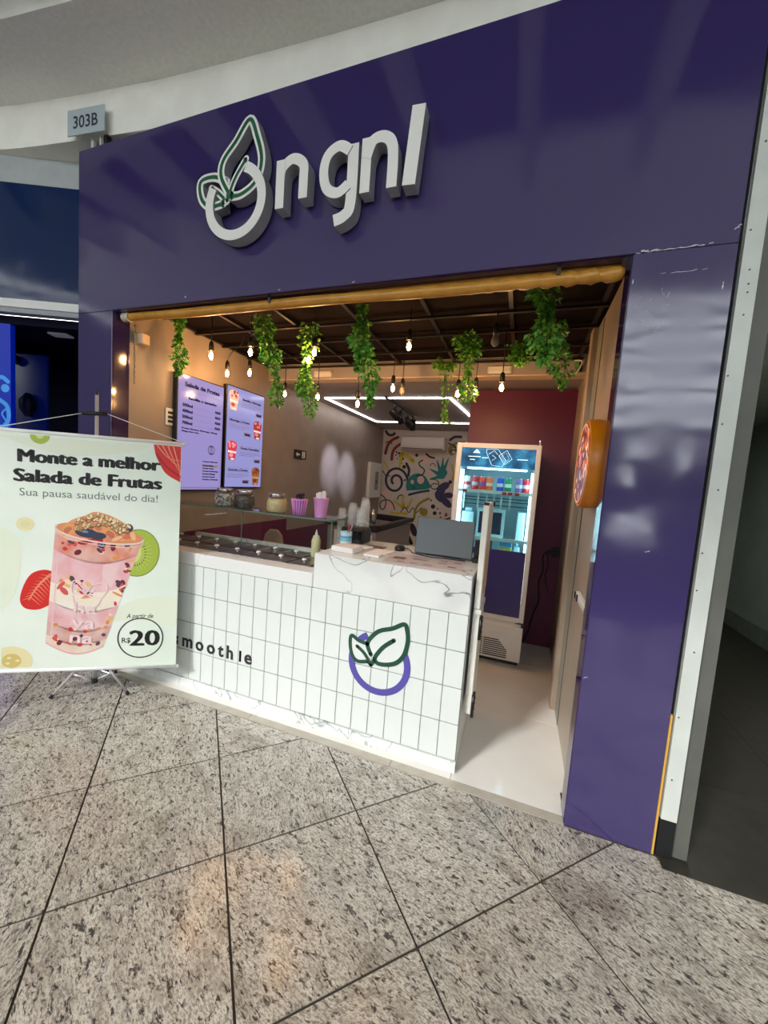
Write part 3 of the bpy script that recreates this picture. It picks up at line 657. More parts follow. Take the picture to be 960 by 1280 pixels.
# wall things
t = thing('fuse_panel', (-2.6, 4.8, 1.16), 'white door panel of the fuse box low on the left wall', 'fuse box')
MB(WHITE).box(-2.612, -2.55, 4.55, 5.12, 1.14, 1.78, .004).build('door', t); MB(M('panel_line', (150, 148, 146), .6)).box(-2.5495, -2.548, 4.80, 4.98, 1.28, 1.62).build('inner_plate', t); MB(BLACK).box(-2.548, -2.54, 4.85, 4.88, 1.40, 1.46).build('latch', t)
t = thing('exit_sign', (-2.6, 2.33, 1.72), 'small black exit pictogram sign with white arrow and figure', 'sign')
MB(BLACK).box(-2.611, -2.604, 2.19, 2.46, 1.665, 1.775).build('plate', t)
EP = plane_of((-2.604, 2.19, 1.665), (0, 1, 0), (0, 0, 1), (1, 0, 0), .0008)
b = MB(M('sign_white', (235, 235, 230), .5)); b.poly(EP, [(.03, .055), (.07, .085), (.07, .065), (.12, .065), (.12, .045), (.07, .045), (.07, .025)]); b.poly(EP, [(.17, .015), (.24, .015), (.24, .095), (.17, .095)]); b.use(BLACK); b.disc(EP, .205, .08, .008, 2, 12); b.ribbon(EP, [(.205, .068), (.2, .045), (.19, .022)], .01, 2); b.ribbon(EP, [(.2, .045), (.215, .03), (.225, .022)], .009, 2); b.build('pictogram', t)
t = thing('switch_plate', (-2.61, .45, 1.86), 'white triple switch plate left of the menu screens', 'switch')
MB(WHITE).box(-2.611, -2.60, .41, .50, 1.79, 1.92, .003).build('plate', t)
for z in (1.82, 1.853, 1.886): MB(BLACK).box(-2.5998, -2.597, .425, .49, z - .009, z + .009).build('key', t)
t = thing('junction_box', (-2.6, .17, 2.34), 'cream junction box hanging in the top left corner of the opening', 'box')
MB(M('cream_plastic', (226, 196, 160), .5)).box(-2.61, -2.53, .15, .21, 2.30, 2.37, .006).build('body', t)
b = MB(M('chain_metal', (150, 140, 120), .35, 1))
for k in range(22): b.lathe([(.005, -.008), (.008, 0), (.005, .008)], (-2.575 + .003 * (k % 2), .13, 2.41 - k * .018), 'Z', 6)
b.build('chain', t)
def emergency(x0, x1, lab):
    t = thing('emergency_light', ((x0 + x1) / 2, 1.62, 2.44), lab, 'light', 'emergency lights on the bulkhead')
    MB(WHITE).box(x0, x1, 1.615, 1.649, 2.46, 2.52, .008).build('body', t); MB(M('lens_clear', (236, 232, 224), .2)).box(x0 + .015, x1 - .015, 1.609, 1.6149, 2.468, 2.512, .003).build('lens', t)
emergency(-.37, -.17, 'white emergency light box on the cream bulkhead above the fridge'); emergency(-2.06, -1.86, 'white emergency light box on the bulkhead behind the vines, far left')
b = MB(WHITE); b.tube(catmull([(.30, 1.62, 2.545), (.35, 1.6, 2.53), (.335, 1.6, 2.47), (.30, 1.61, 2.42), (.26, 1.62, 2.41), (.20, 1.63, 2.42)]), .006, 6); b.tube(catmull([(.35, 1.6, 2.53), (.365, 1.62, 2.55), (.36, 1.62, 2.51)]), .005, 6); tag(b.build('white_cable'), 'loose white cable looping down at the right end of bulkhead', 'cable')
MB(BLACK).box(.335, .36, 1.615, 1.645, 2.46, 2.54).build('x'); o = bpy.data.objects['x']; o.name = 'cable_clip_box'; tag(o, 'small black junction box beside the white looping cable', 'box')
t = thing('plug', (.33, 2.09, .92), 'black power plug on the maroon wall right of the fridge', 'plug')
MB(BLACK).box(.33, .39, 2.085, 2.0995, .88, .98, .004).build('socket', t); b = MB(BLACK); b.box(.30, .36, 2.055, 2.0845, .905, .945, .005); b.box(.27, .30, 2.06, 2.08, .915, .935); b.build('plug_body', t)
b = MB(BLACK); b.tube(catmull([(.275, 2.07, .92), (.25, 2.08, .86), (.27, 2.08, .75), (.24, 2.08, .62), (.26, 2.08, .45), (.22, 2.08, .30), (.19, 2.06, .12), (.15, 2.05, .02)]), .006, 6); b.tube(catmull([(.28, 2.07, .91), (.31, 2.08, .80), (.29, 2.08, .70), (.33, 2.085, .55)]), .005, 6); b.build('cord', t)
t = thing('wall_bracket', (.34, .36, .93), 'white bar bracket with black clips low on the entrance wall', 'bracket')
b = MB(WHITE); b.box(.340, .3645, .12, .53, .92, .955, .004); b.build('bar', t)
for y in (.16, .43, .50): MB(BLACK).box(.334, .3395, y, y + .02, .92, .955).build('clip', t)
# air conditioner
t = thing('air_conditioner', (-1.78, 5.1, 2.1), 'white split air conditioner high on the mural wall', 'air conditioner')
AW = M('ac_white', (196, 190, 186), .4)
b = MB(AW); b.box(-2.19, -1.36, 5.04, 5.249, 2.07, 2.32, .015); b.build('body', t); MB(M('ac_slot', (70, 68, 68), .6)).box(-2.15, -1.40, 5.03, 5.0395, 2.085, 2.10).build('outlet_slot', t); MB(AW).box(-2.17, -1.38, 5.028, 5.039, 2.112, 2.30, .003).build('front_cover', t); MB(M('ac_slot', (70, 68, 68), .6)).box(-2.12, -1.43, 5.08, 5.22, 2.3205, 2.325).build('intake', t)
# spot track
t = thing('spot_track', (-1.55, 3, 2.44), 'black ceiling track carrying four spotlights at the back', 'light')
b = MB(BLACK); b.box(-1.585, -1.55, 2.42, 3.75, 2.425, 2.449); b.build('track', t)
for k, (y, ax) in enumerate(((2.78, -.7), (3.0, -.25), (3.35, -.6), (3.6, .1))):
    b = MB(BLACK); b.box(-1.58, -1.555, y - .03, y + .03, 2.40, 2.4245); b.tube([(-1.567, y, 2.40), (-1.567, y, 2.34)], .008, 6)
    T = Matrix.Translation((-1.567, y, 2.30)) @ Matrix.Rotation(ax, 4, 'Y') @ Matrix.Rotation(.5, 4, 'X')
    b.at(T); b.lathe([(.044, .07), (.048, .06), (.048, -.07), (.042, -.075), (.040, -.05)], (0, 0, 0), 'Z', 16); sp = b.build('spotlight', t)
    b = MB(M('spot_lens', (255, 244, 230), .3, emit=(6 if k in (0, 3) else .6)) if k in (0, 3) else M('spot_lens_dim', (255, 244, 230), .3, emit=.8)); b.at(T); b.lathe([(.039, -.072), (.03, -.068)], (0, 0, 0), 'Z', 16); b.build('lens', sp)
for y, tz in ((3.0, 1.62), (3.55, 1.55)):
    l = bpy.data.lights.new('track_spot', 'SPOT'); l.energy = 75; l.spot_size = .62; l.spot_blend = .9; l.color = (.74, .78, 1); l.shadow_soft_size = .03
    o = bpy.data.objects.new('track_spot', l); COL.objects.link(o); o.location = (-1.62, y - .05, 2.2); o.rotation_euler = (Vector((-2.61, y + .15, tz)) - Vector(o.location)).to_track_quat('-Z', 'Y').to_euler()
# ------------------------------------------------------------------ DRINKS FRIDGE
fr = thing('drinks_fridge', (-.21, 1.46, 0), 'tall white glass door drinks fridge with blue lit header', 'fridge')
FW = mottled('fridge_white', (238, 236, 230), (232, 229, 223), 5, .35)
fx0, fx1 = -.543, .122
b = MB(FW); b.box(fx0, fx0 + .03, 1.50, 2.08, .05, 1.84); b.box(fx1 - .03, fx1, 1.50, 2.08, .05, 1.84); b.box(fx0, fx1, 1.50, 2.08, 1.80, 1.845); b.box(fx0, fx1, 1.50, 2.08, .05, .42); b.build('cabinet', fr)
FI = M('fridge_inside', (214, 236, 240), .5)
b = MB(FI); b.box(fx0 + .031, fx1 - .031, 2.03, 2.07, .421, 1.799); b.box(fx0 + .031, fx0 + .04, 1.51, 2.03, .421, 1.799); b.box(fx1 - .04, fx1 - .031, 1.51, 2.03, .421, 1.799); b.build('liner', fr)
b = MB(FW); b.box(fx0, -.500, 1.452, 1.497, .40, 1.85, .005); b.box(.085, fx1, 1.452, 1.497, .40, 1.85, .005); b.box(-.4995, .0845, 1.452, 1.497, 1.812, 1.85); b.box(-.4995, .0845, 1.452, 1.497, .40, .44); b.build('door_frame', fr)
HB = bpy.data.materials.new('header_print'); HB.use_nodes = True; MATS['header_print'] = HB
t_, b_, N_, L_ = nt(HB)
g_ = N_('ShaderNodeNewGeometry'); n_ = N_('ShaderNodeTexNoise'); n_.inputs['Scale'].default_value = 9; n_.inputs['Detail'].default_value = 4; L_(g_.outputs['Position'], n_.inputs['Vector'])
r_ = ramp(t_, n_.outputs['Fac'], [(.32, (8, 40, 70)), (.5, (16, 84, 124)), (.7, (60, 150, 190))]); L_(r_.outputs[0], b_.inputs['Emission Color']); b_.inputs['Emission Strength'].default_value = 1.25; b_.inputs['Base Color'].default_value = lin((10, 40, 60)); b_.inputs['Roughness'].default_value = .2
MB(HB).box(-.499, .084, 1.470, 1.50, 1.655, 1.811).build('header_lightbox', fr)
HP = plane_of((-.499, 1.4695, 1.655), (1, 0, 0), (0, 0, 1), (0, -1, 0))
b = MB(M('header_line', (190, 236, 250), .4, emit=.9))
for q in ([(.20, .15), (.20, .12), (.25, .02), (.32, .01)], [(.20, .15), (.29, .15), (.36, .06), (.33, .01)], [(.22, .11), (.26, .14), (.29, .11)], [(.25, .06), (.28, .08), (.25, .10)]): b.ribbon(HP, q, .0035, 1, smooth=False)
b.ribbon(HP, [(.30, .10), (.36, .145), (.405, .075), (.35, .03), (.30, .10)], .004, 1, smooth=False); b.ribbon(HP, [(.32, .095), (.355, .125), (.385, .075), (.35, .05), (.32, .095)], .002, 1, smooth=False)
for a, c, wd in ((.055, .085, .10), (.165, .078, .05), (.07, .06, .04), (.445, .075, .08)): b.ribbon(HP, [(a, c), (a + wd, c)], .007, 1, smooth=False, caps=False)
b.poly(HP, [(.09, .115), (.12, .15), (.15, .115)], 1); b.build('header_art', fr)
SH = M('shelf_wire', (226, 240, 242), .4)
for z, full in ((1.455, 1), (1.06, 1)):
    b = MB(SH); b.box(-.50, .08, 1.52, 1.55, z - .015, z + .012); b.box(-.50, .08, 1.55, 2.02, z - .004, z); b.build('shelf', fr)
b = MB(M('price_red', (206, 40, 60), .4))
for x in (-.455, -.13, -.085, -.03): b.box(x - .018, x + .018, 1.516, 1.5195, 1.437, 1.462)
b.build('price_tag', fr)
b = MB(M('wire_dark', (30, 60, 66), .4))
for z in (1.40, 1.375, 1.34): b.box(-.49, .07, 1.56, 1.57, z, z + .007)
b.build('rack_wire', fr)
b = MB(SH)
for x in (-.46, -.34, -.27, -.21, -.15, -.08): b.box(x - .006, x + .006, 1.545, 1.558, 1.30, 1.438)
b.build('rack_bar', fr)
b = MB(M('tube_light', (214, 242, 255), .4, emit=13)); b.box(-.492, -.480, 1.53, 1.55, .55, 1.63); b.box(.066, .078, 1.53, 1.55, .55, 1.63); b.box(-.45, .03, 1.52, 1.54, 1.64, 1.65); b.build('interior_light', fr)
MB(glass('fridge_glass', (228, 246, 248))).box(-.4985, .0835, 1.462, 1.467, .441, 1.654).build('door_glass', fr)
MB(M('purple_film', (58, 46, 112), .3)).box(-.499, .084, 1.4575, 1.4612, .441, .985).build('purple_film', fr)
b = MB(FW)
gp = [(1.50, .06), (1.47, .06), (1.455, .10), (1.44, .30), (1.445, .36), (1.47, .395), (1.50, .395)]
b.prism(gp, lambda a, c, d: (d, a, c), fx0, fx1); b.build('grille_panel', fr)
b = MB(M('grille_dark', (40, 40, 42), .6))
for k in range(9):
    z = .085 + k * .018; x1 = .015 - (0 if z < .15 else (z - .15) * .9)
    y = 1.4555 - max(0, z - .10) * .075 - .002
    b.box(-.46, -.19, y, y + .003, z, z + .009); b.box(-.18, x1, y, y + .003, z, z + .009)
b.build('grille_slot', fr)
b = MB(BLACKM); b.box(.06, .125, 1.44, 1.50, .396, .401); b.box(.105, .124, 1.436, 1.452, .37, .402); b.build('hinge_bracket', fr)
MB(STEEL).lathe([(.006, 1.85), (.006, 1.89)], (.105, 1.475, 0), 'Z', 8).build('hinge_pin', fr)
MB(BLACK).box(-.53, .11, 1.55, 2.05, .001, .05).build('foot_plinth', fr)
# cans on the upper shelf
cans = [((206, 196, 198), (190, 60, 70), 'silver and red drink can, first on the upper fridge shelf'), ((190, 30, 50), (220, 180, 180), 'dark red drink can, second on the upper fridge shelf'), ((214, 56, 40), (120, 70, 150), 'red orange can with violet mark on the upper fridge shelf'), ((222, 96, 40), (230, 200, 180), 'orange drink can on the upper fridge shelf'), ((40, 66, 170), (200, 210, 230), 'blue drink can on the upper fridge shelf'), ((30, 130, 80), (210, 230, 210), 'green drink can on the upper fridge shelf'), ((120, 96, 150), (210, 200, 220), 'mauve grey drink can on the upper fridge shelf'), ((196, 40, 50), (230, 210, 210), 'bright red drink can, last on the upper fridge shelf')]
for i, (c1, c2, lab) in enumerate(cans):
    x = (-.452, -.382, -.322, -.262, -.172, -.108, -.02, .035)[i]; y = 1.60
    t = thing('drink_can', (x, y, 1.456), lab, 'can', 'cans on the upper fridge shelf')
    b = MB(M('can_body%d' % i, c1, .3, emit=.12)); b.lathe([(.022, 0), (.029, .008), (.029, .112), (.024, .122)], (x, y, 1.456), 'Z', 14); b.use(M('can_band%d' % i, c2, .3)); b.lathe([(.0293, .045), (.0293, .075)], (x, y, 1.456), 'Z', 14, False); b.build('body', t)
    MB(STEEL).lathe([(.025, .122), (.025, .126)], (x, y, 1.456), 'Z', 14).build('rim', t)
BAG = M('pale_bag', (206, 234, 240), .5)
def goods(name, lab, cat, boxes, grp=None):
    t = thing(name, ((boxes[0][0] + boxes[0][1]) / 2, 1.7, boxes[0][4]), lab, cat, grp)
    for q in boxes: MB(q[6]).box(*q[:6], min(.004, (q[1] - q[0]) * .2)).build(q[7], t)
goods('milk_bag', 'pale white bag at the left of the middle fridge shelf', 'bag', [(-.475, -.37, 1.60, 1.75, 1.062, 1.27, BAG, 'body'), (-.455, -.39, 1.64, 1.70, 1.27, 1.30, BAG, 'neck')])
DK = M('pack_dark', (38, 40, 66), .4)
goods('framed_pack', 'white framed dark pack in the middle of the middle fridge shelf', 'box', [(-.345, -.11, 1.62, 1.72, 1.062, 1.31, BAG, 'carton'), (-.325, -.24, 1.612, 1.6195, 1.09, 1.28, DK, 'window'), (-.225, -.135, 1.612, 1.6195, 1.09, 1.28, DK, 'window')])
goods('white_carton', 'tall pale carton at the right of the middle fridge shelf', 'box', [(-.01, .055, 1.58, 1.72, 1.062, 1.30, BAG, 'carton')])
MB(SH).box(-.50, .08, 1.52, 2.02, .80, .806).build('shelf', fr)
goods('yogurt_tub', 'blue and yellow tub just above the purple fridge film', 'tub', [(-.13, -.03, 1.56, 1.64, .96, 1.0, M('tub_yellow', (226, 214, 120), .4), 'label_band'), (-.13, -.03, 1.56, 1.64, 1.0001, 1.045, M('tub_blue', (70, 150, 200), .4), 'lid'), (-.128, -.032, 1.562, 1.638, .807, .9599, BAG, 'body')])
goods('brown_carton', 'brown carton low in the fridge behind the gate', 'box', [(-.26, -.20, 1.60, 1.72, .807, 1.01, M('kraft', (150, 110, 80), .6), 'carton'), (-.262, -.198, 1.598, 1.722, 1.0101, 1.02, M('kraft_lid', (130, 90, 64), .6), 'lid')])
goods('clear_bottle', 'clear bottle beside the blue and yellow tub', 'bottle', [(-.015, .035, 1.58, 1.63, .807, 1.01, M('water', (170, 200, 206), .2), 'body'), (.0, .02, 1.595, 1.615, 1.0101, 1.035, BAG, 'cap')])

# ------------------------------------------------------------------ round lightbox sign on the entrance wall
AMB = M('amber_plastic', (216, 130, 8), .35)
t = thing('round_sign', (.32, .40, 1.65), 'round amber lightbox sign with fruit print on the entrance wall', 'sign')
b = MB(AMB); b.lathe([(.205, .3655), (.222, .36), (.225, .34), (.225, .285), (.215, .281), (.210, .284)], (0, .40, 1.65), 'X', 48); b.build('rim', t)
DPl = plane_of((.2835, .40, 1.65), (0, -1, 0), (0, 0, 1), (-1, 0, 0), .0008)
b = MB(M('disc_face', (120, 32, 30), .3, emit=.25)); b.disc(DPl, 0, 0, .208, 0, 40)
fa = [(236, 170, 110), (232, 120, 60), (244, 214, 230), (226, 150, 190), (246, 226, 190), (214, 96, 60)]
for k in range(46):
    a = random.uniform(0, 6.28); r = .19 * math.sqrt(random.random()); b.use(M('disc_fruit%d' % (k % 6), fa[k % 6], .4, emit=.5))
    b.disc(DPl, r * math.cos(a), r * math.sin(a), random.uniform(.01, .034), 1 + k * .1, 9, random.uniform(.008, .026), random.uniform(0, 3))
b.use(M('disc_fruit0', fa[0])); b.ring(DPl, 0, 0, .198, .012, 8)
b.build('face_print', t)

# ------------------------------------------------------------------ rolled yellow curtain under the fascia
t = thing('rolled_curtain', (-1.1, .06, 2.43), 'rolled yellow ochre plastic curtain under the shop front edge', 'curtain')
OCH = mottled('ochre_vinyl', (198, 142, 52), (180, 124, 40), 14, .32)
pts, rad = [], []
for k in range(150):
    x = -2.52 + 2.83 * k / 149; f = max(0, (x + .42) / .7)
    f = min(1, f); pts.append((x, .06 + .004 * f * math.sin(x * 60), 2.434 + .003 * math.sin(x * 4) - .02 * (x + 2.52) / 2.83)); rad.append(.026 + f * (.006 * math.sin(x * 75) + .003 * math.sin(x * 131)) + .001 * math.sin(x * 9))
b = MB(OCH); b.tube(pts, rad, 14); b.build('roll', t)
b = MB(OCH); b.box(-2.54, .30, .062, .074, 2.42, 2.458); b.build('top_flap', t)
b = MB(M('roll_core', (214, 204, 180), .4)); b.lathe([(.02, -2.585), (.03, -2.58), (.03, -2.525)], (0, .06, 2.435), 'X', 16); b.build('end_cap', t)
for x in (-1.42, .06): MB(BLACKM).box(x - .008, x + .008, .031, .034, 2.425, 2.455).build('strap', t)

# ------------------------------------------------------------------ menu screens on the left wall
INK = M('screen_ink', (44, 30, 66), .4, emit=.05); INK2 = M('screen_grey', (120, 108, 160), .4, emit=.3)
def screen_mat(name, c, e): return M(name, (40, 38, 50), .12, emit=e, ecol=c)
def screen(y0, y1, z0, z1, lab):
    t = thing('menu_screen', (-2.58, (y0 + y1) / 2, z0), lab, 'screen')
    MB(BLACK).box(-2.608, -2.562, y0, y1, z0, z1, .004).build('bezel', t)
    return t, plane_of((-2.5615, y0, z1), (0, 1, 0), (0, 0, -1), (1, 0, 0), .0007), y1 - y0, z1 - z0
t, SPd, W_, H_ = screen(.470, .963, 1.287, 2.205, 'left menu screen listing sizes and prices in dark type')
def sp(w, h): return lambda a, c, k=0: SPd(a * w, c * h, k)
Q = sp(W_, H_)
def tx(mb, Q, s, a, c, wd, hgt, bold=0, al='L', k=3):
    # screen coordinates run downwards: letters are flipped upright here
    return heavy(mb, lambda x, y, kk: Q(x, 2 * c - y, kk), s, a, c, .004, height=hgt, width=wd, bold=bold * .6, k=k, align=al)
b = MB(screen_mat('screen_a', (176, 164, 232), .72)); b.poly(Q, [(.018, .01), (.982, .01), (.982, .99), (.018, .99)], 1); b.build('picture', t)
b = MB(INK2)
rr = [(.09, .14), (.91, .14), (.955, .165), (.955, .95), (.91, .975), (.09, .975), (.045, .95), (.045, .165), (.09, .14)]
b.ribbon(Q, rr, .006, 2, smooth=False, caps=False)
for z in (.272, .322, .372, .422): b.ribbon(Q, [(.26, z), (.78, z)], .003, 2, smooth=False, caps=False)
b.build('lines', t)
b = MB(INK); tx(b, Q, 'Salada de Frutas', .14, .10, .74, .036, .03); tx(b, Q, 'Escolha o tamanho', .22, .205, .60, .022, .03)
for k, (s, p) in enumerate((('300ml', 'R$20'), ('400ml', 'R$24'), ('500ml', 'R$28'), ('700ml', 'R$36'))):
    z = .272 + k * .05; tx(b, Q, s, .10, z, .20, .026, .02); tx(b, Q, p, .92, z, .12, .022, .02, 'R')
tx(b, Q, 'Frutas: Banana, Morango, Manga', .10, .462, .76, .012, .012); tx(b, Q, 'Manga, Kiwi e Uva', .10, .487, .34, .012, .012)
tx(b, Q, 'Cremes Adicionais', .55, .735, .34, .011, .006)
for k, s in enumerate(('Creme Ninho', 'Creme Avela', 'Creme de Morango', 'Creme Manga', 'Creme Cacau', 'Creme e Granola')): tx(b, Q, s, .55, .772 + k * .026, (.24, .25, .36, .29, .28, .36)[k], .012, .02)
for k in range(8):
    a = k * math.pi / 4; b.ribbon(Q, [(.735 + .075 * math.cos(a), .62 + .04 * math.sin(a)), (.735 + .075 * math.cos(a + .6), .62 + .04 * math.sin(a + .6))], .010, 3, smooth=False)
b.ring(Q, .735, .62, .032, .006, 3, 16); b.ribbon(Q, [(.735, .605), (.735, .635)], .012, 3, smooth=False); b.build('lettering', t)
b = MB(M('screen_beige', (150, 140, 150), .4, emit=.3)); b.poly(Q, [(.54, .76), (.90, .76), (.90, .779), (.54, .779)], 2); b.build('highlight_bar', t)
t, SPd, W_, H_ = screen(.995, 1.53, 1.312, 2.245, 'right menu screen picturing four filled cups')
def sp2(SPd, w, h): return lambda a, c, k=0: SPd(a * w, c * h, k)
Q2 = sp2(SPd, W_, H_)
b = MB(screen_mat('screen_b', (172, 172, 240), .72)); b.poly(Q2, [(.018, .01), (.982, .01), (.982, .99), (.018, .99)], 1); b.build('picture', t)
b = MB(INK); g = MB(INK2)
for k, (cxp, side) in enumerate(((.17, 0), (.82, 1), (.17, 0), (.82, 1))):
    z = .115 + k * .245; a = .36 if side == 0 else .06
    if side: z -= .02
    g.ribbon(Q2, [(a, z - .03), (a + .58, z - .03), (a + .58, z + .005), (a, z + .005), (a, z - .03)], .004, 2, smooth=False, caps=False)
    tx(b, Q2, ('Baunilha e Morango', 'Morango e Creme', 'Frutas Vermelhas', 'Granola e Creme')[k], a + .03, z - .004, .50, .017, .025)
    for r in range(3): g.ribbon(Q2, [(a, z + .03 + r * .016), (a + .56 - .14 * (r == 2), z + .03 + r * .016)], .004, 2, smooth=False, caps=False)
    g.poly(Q2, [(a + .40, z + .09), (a + .57, z + .09), (a + .57, z + .125), (a + .40, z + .125)], 2); tx(b, Q2, 'R$28', a + .42, z + .118, .12, .016, .02)
b.build('lettering', t); g.build('lines', t)
CUPC = [((214, 170, 176), (150, 70, 60), (234, 214, 210)), ((150, 50, 60), (200, 150, 160), (232, 210, 214)), ((186, 60, 90), (214, 160, 180), (236, 216, 224)), ((150, 100, 60), (110, 60, 40), (176, 150, 120))]
for k, cxp in enumerate((.17, .82, .17, .82)):
    z = .13 + k * .247; b = MB(M('cup_pic%da' % k, CUPC[k][0], .4, emit=.55))
    b.poly(Q2, [(cxp - .12, z - .05), (cxp + .12, z - .05), (cxp + .075, z + .10), (cxp - .075, z + .10)], 2); b.disc(Q2, cxp, z - .05, .12, 2.2, 16, .045)
    b.use(M('cup_pic%db' % k, CUPC[k][1], .4, emit=.5))
    for q in range(9): b.disc(Q2, cxp + random.uniform(-.085, .085), z - .06 + random.uniform(-.02, .03), .022, 3, 8, .013)
    b.disc(Q2, cxp - .02, z + .05, .05, 3, 10, .02)
    b.use(M('cup_pic%dc' % k, CUPC[k][2], .4, emit=.6)); b.ribbon(Q2, [(cxp - .09, z + .015), (cxp + .09, z + .02)], .02, 2.8, smooth=False); b.disc(Q2, cxp + .01, z + .088, .05, 3.2, 10, .01); b.build('cup_picture', t)

# ------------------------------------------------------------------ pendant bulbs
BULB = M('bulb_lit', (255, 190, 96), .2, emit=400, ecol=(255, 206, 150)); FIL = M('bulb_clear', (255, 214, 150), .1, emit=170, ecol=(255, 208, 150)); OFF = M('bulb_off', (120, 110, 100), .08)
AMBG = glass('amber_glass', (255, 236, 205))
def bulb(x, y, z, lab, mat, curl=None, lit=True):
    t = thing('pendant_bulb', (x, y, z), lab, 'lamp', 'pendant bulbs under the straw ceiling')
    zt = 2.545
    b = MB(BLACK)
    b.tube(catmull([(x + p[0], y, z + p[1]) for p in curl]) if curl else [(x, y, zt), (x, y, z + .085)], .0035, 6); b.build('cord', t)
    b = MB(BLACK); b.lathe([(.006, .098), (.013, .092), (.017, .07), (.018, .036), (.016, .032)], (x, y, z), 'Z', 12); b.build('socket', t)
    if mat is not OFF:
        b = MB(mat); b.lathe([(.002, .022), (.010, .012), (.0135, -.004), (.010, -.02), (.002, -.028)], (x, y, z), 'Z', 10); b.build('filament', t)
    b = MB(AMBG if mat is not OFF else OFF); b.lathe([(.012, .034), (.015, .024), (.022, .006), (.025, -.010), (.021, -.026), (.011, -.036), (.003, -.039)], (x, y, z), 'Z', 14); b.build('bulb', t)
BL = [(-2.174, .4, 2.285, 'pendant bulb alone on a long cord above the left menu screen', BULB, None),
      (-2.345, .75, 2.262, 'pendant bulb on a bent cord above the gap between screens', BULB, [(.15, .29), (.13, .22), (.05, .17), (.01, .12), (0, .085)]),
      (-1.834, .4, 2.298, 'clear pendant bulb hanging just above another, near the second vine', FIL, None),
      (-2.164, .8, 2.277, 'lower pendant bulb of the pair above the right menu screen', BULB, None),
      (-2.027, 1.1, 2.178, 'pendant bulb right of the second vine by the bulkhead', BULB, None),
      (-1.394, .5, 2.312, 'higher of two glowing bulbs amid the third vine', BULB, None),
      (-1.496, .6, 2.293, 'lower of two glowing bulbs amid the third vine', BULB, None),
      (-1.641, 1.0, 2.127, 'pendant bulb at the lower end of the third vine', BULB, None),
      (-1.235, .9, 2.055, 'lowest pendant bulb, left of the long fourth vine', BULB, None),
      (-1.03, 1.1, 2.217, 'lit pendant bulb beside an unlit one in front of the bulkhead', BULB, None),
      (-1.0, 1.25, 2.232, 'small unlit pendant bulb beside the lit one at the bulkhead', OFF, None),
      (-.735, .5, 2.322, 'clear pendant bulb high in the middle of the dark ceiling', FIL, None),
      (-.498, 1.0, 2.15, 'dim pendant bulb between two thin vines', FIL, None),
      (-.388, 1.1, 2.187, 'glowing pendant bulb behind the tip of the sixth vine', BULB, None),
      (-.191, .9, 2.165, 'pendant bulb below the emergency light, above the fridge', BULB, None),
      (-.232, .6, 2.368, 'unlit clear pendant bulb high toward the right', OFF, None)]
for x, y, z, lab, m, cu in BL: bulb(x, y, z, lab, m, cu)

# ------------------------------------------------------------------ hanging vines
LEAF = mottled('vine_leaf', (94, 156, 48), (132, 192, 72), 40, .5); LEAF2 = M('vine_leaf_dark', (56, 122, 38), .5); STEM = M('vine_stem', (70, 96, 40), .6)
def vine(lab, strands, width, n, size=.03):
    width *= 1.25; n = int(n * 1.7); size *= 1.12
    t = thing('hanging_vine', strands[0][0], lab, 'plant', 'artificial vines hanging from the ceiling bars')
    b = MB(STEM); lf = MB(LEAF); lf.use(LEAF2); lf.use(LEAF)
    for pts in strands:
        for q in range(3):
            pp = [(p[0] + random.uniform(-1, 1) * width * .3, p[1] + random.uniform(-1, 1) * width * .3, p[2]) for p in pts]; b.tube(catmull(pp, 5), .002, 4)
        line = catmull(pts, 12)
        for k in range(int(n / len(strands))):
            f = random.random(); p = line[min(int(f * len(line)), len(line) - 1)]
            wv = width * (.55 + .45 * math.sin(2 + f * 9 + pts[0][0] * 5)) * (1 - .5 * f ** 3)
            a = random.uniform(0, 6.28); r = wv * math.sqrt(random.random())
            c = Vector((p[0] + r * math.cos(a), p[1] + r * math.sin(a) * .9, p[2] + random.uniform(-.02, .02)))
            d = Vector((math.cos(a) * .7 + random.uniform(-.5, .5), math.sin(a) * .7 + random.uniform(-.5, .5), random.uniform(-1.3, .2))).normalized()
            s = d.cross(Vector((random.uniform(-1, 1), random.uniform(-1, 1), random.uniform(.2, 1)))).normalized(); nrm = d.cross(s)
            L0 = size * random.uniform(.7, 1.25); w2 = L0 * .33
            lf.use(LEAF2 if random.random() < .35 else LEAF)
            lf.add([c, c + d * L0 * .45 + s * w2 + nrm * w2 * .35, c + d * L0, c + d * L0 * .45 - s * w2 + nrm * w2 * .35, c + d * L0 * .5], [(0, 1, 4), (1, 2, 4), (2, 3, 4), (3, 0, 4)])
    b.build('stem', t); o = lf.build('foliage', t); o['kind'] = 'stuff'
vine('short vine hanging beside the left wall above the left screen', [[(-2.44, .36, 2.545), (-2.44, .36, 2.40), (-2.425, .36, 2.26), (-2.43, .36, 2.16)]], .05, 330, .026)
vine('long vine between the clear bulbs and the third vine', [[(-1.78, .45, 2.545), (-1.765, .45, 2.40), (-1.72, .45, 2.25)], [(-1.77, .46, 2.50), (-1.70, .46, 2.28), (-1.655, .46, 2.10), (-1.645, .46, 1.97)]], .062, 420)
vine('vine wrapped by three glowing bulbs left of centre', [[(-1.50, .6, 2.545), (-1.495, .6, 2.36), (-1.51, .6, 2.20), (-1.47, .6, 2.05), (-1.47, .6, 1.91)], [(-1.49, .6, 2.45), (-1.53, .6, 2.22), (-1.53, .6, 2.06)]], .055, 400)
vine('long dense vine at the centre of the opening', [[(-1.02, .4, 2.545), (-1.02, .4, 2.40), (-1.01, .4, 2.28), (-1.02, .4, 2.17)], [(-1.01, .41, 2.45), (-.98, .41, 2.26), (-.935, .41, 2.10), (-.93, .41, 1.96)]], .06, 520)
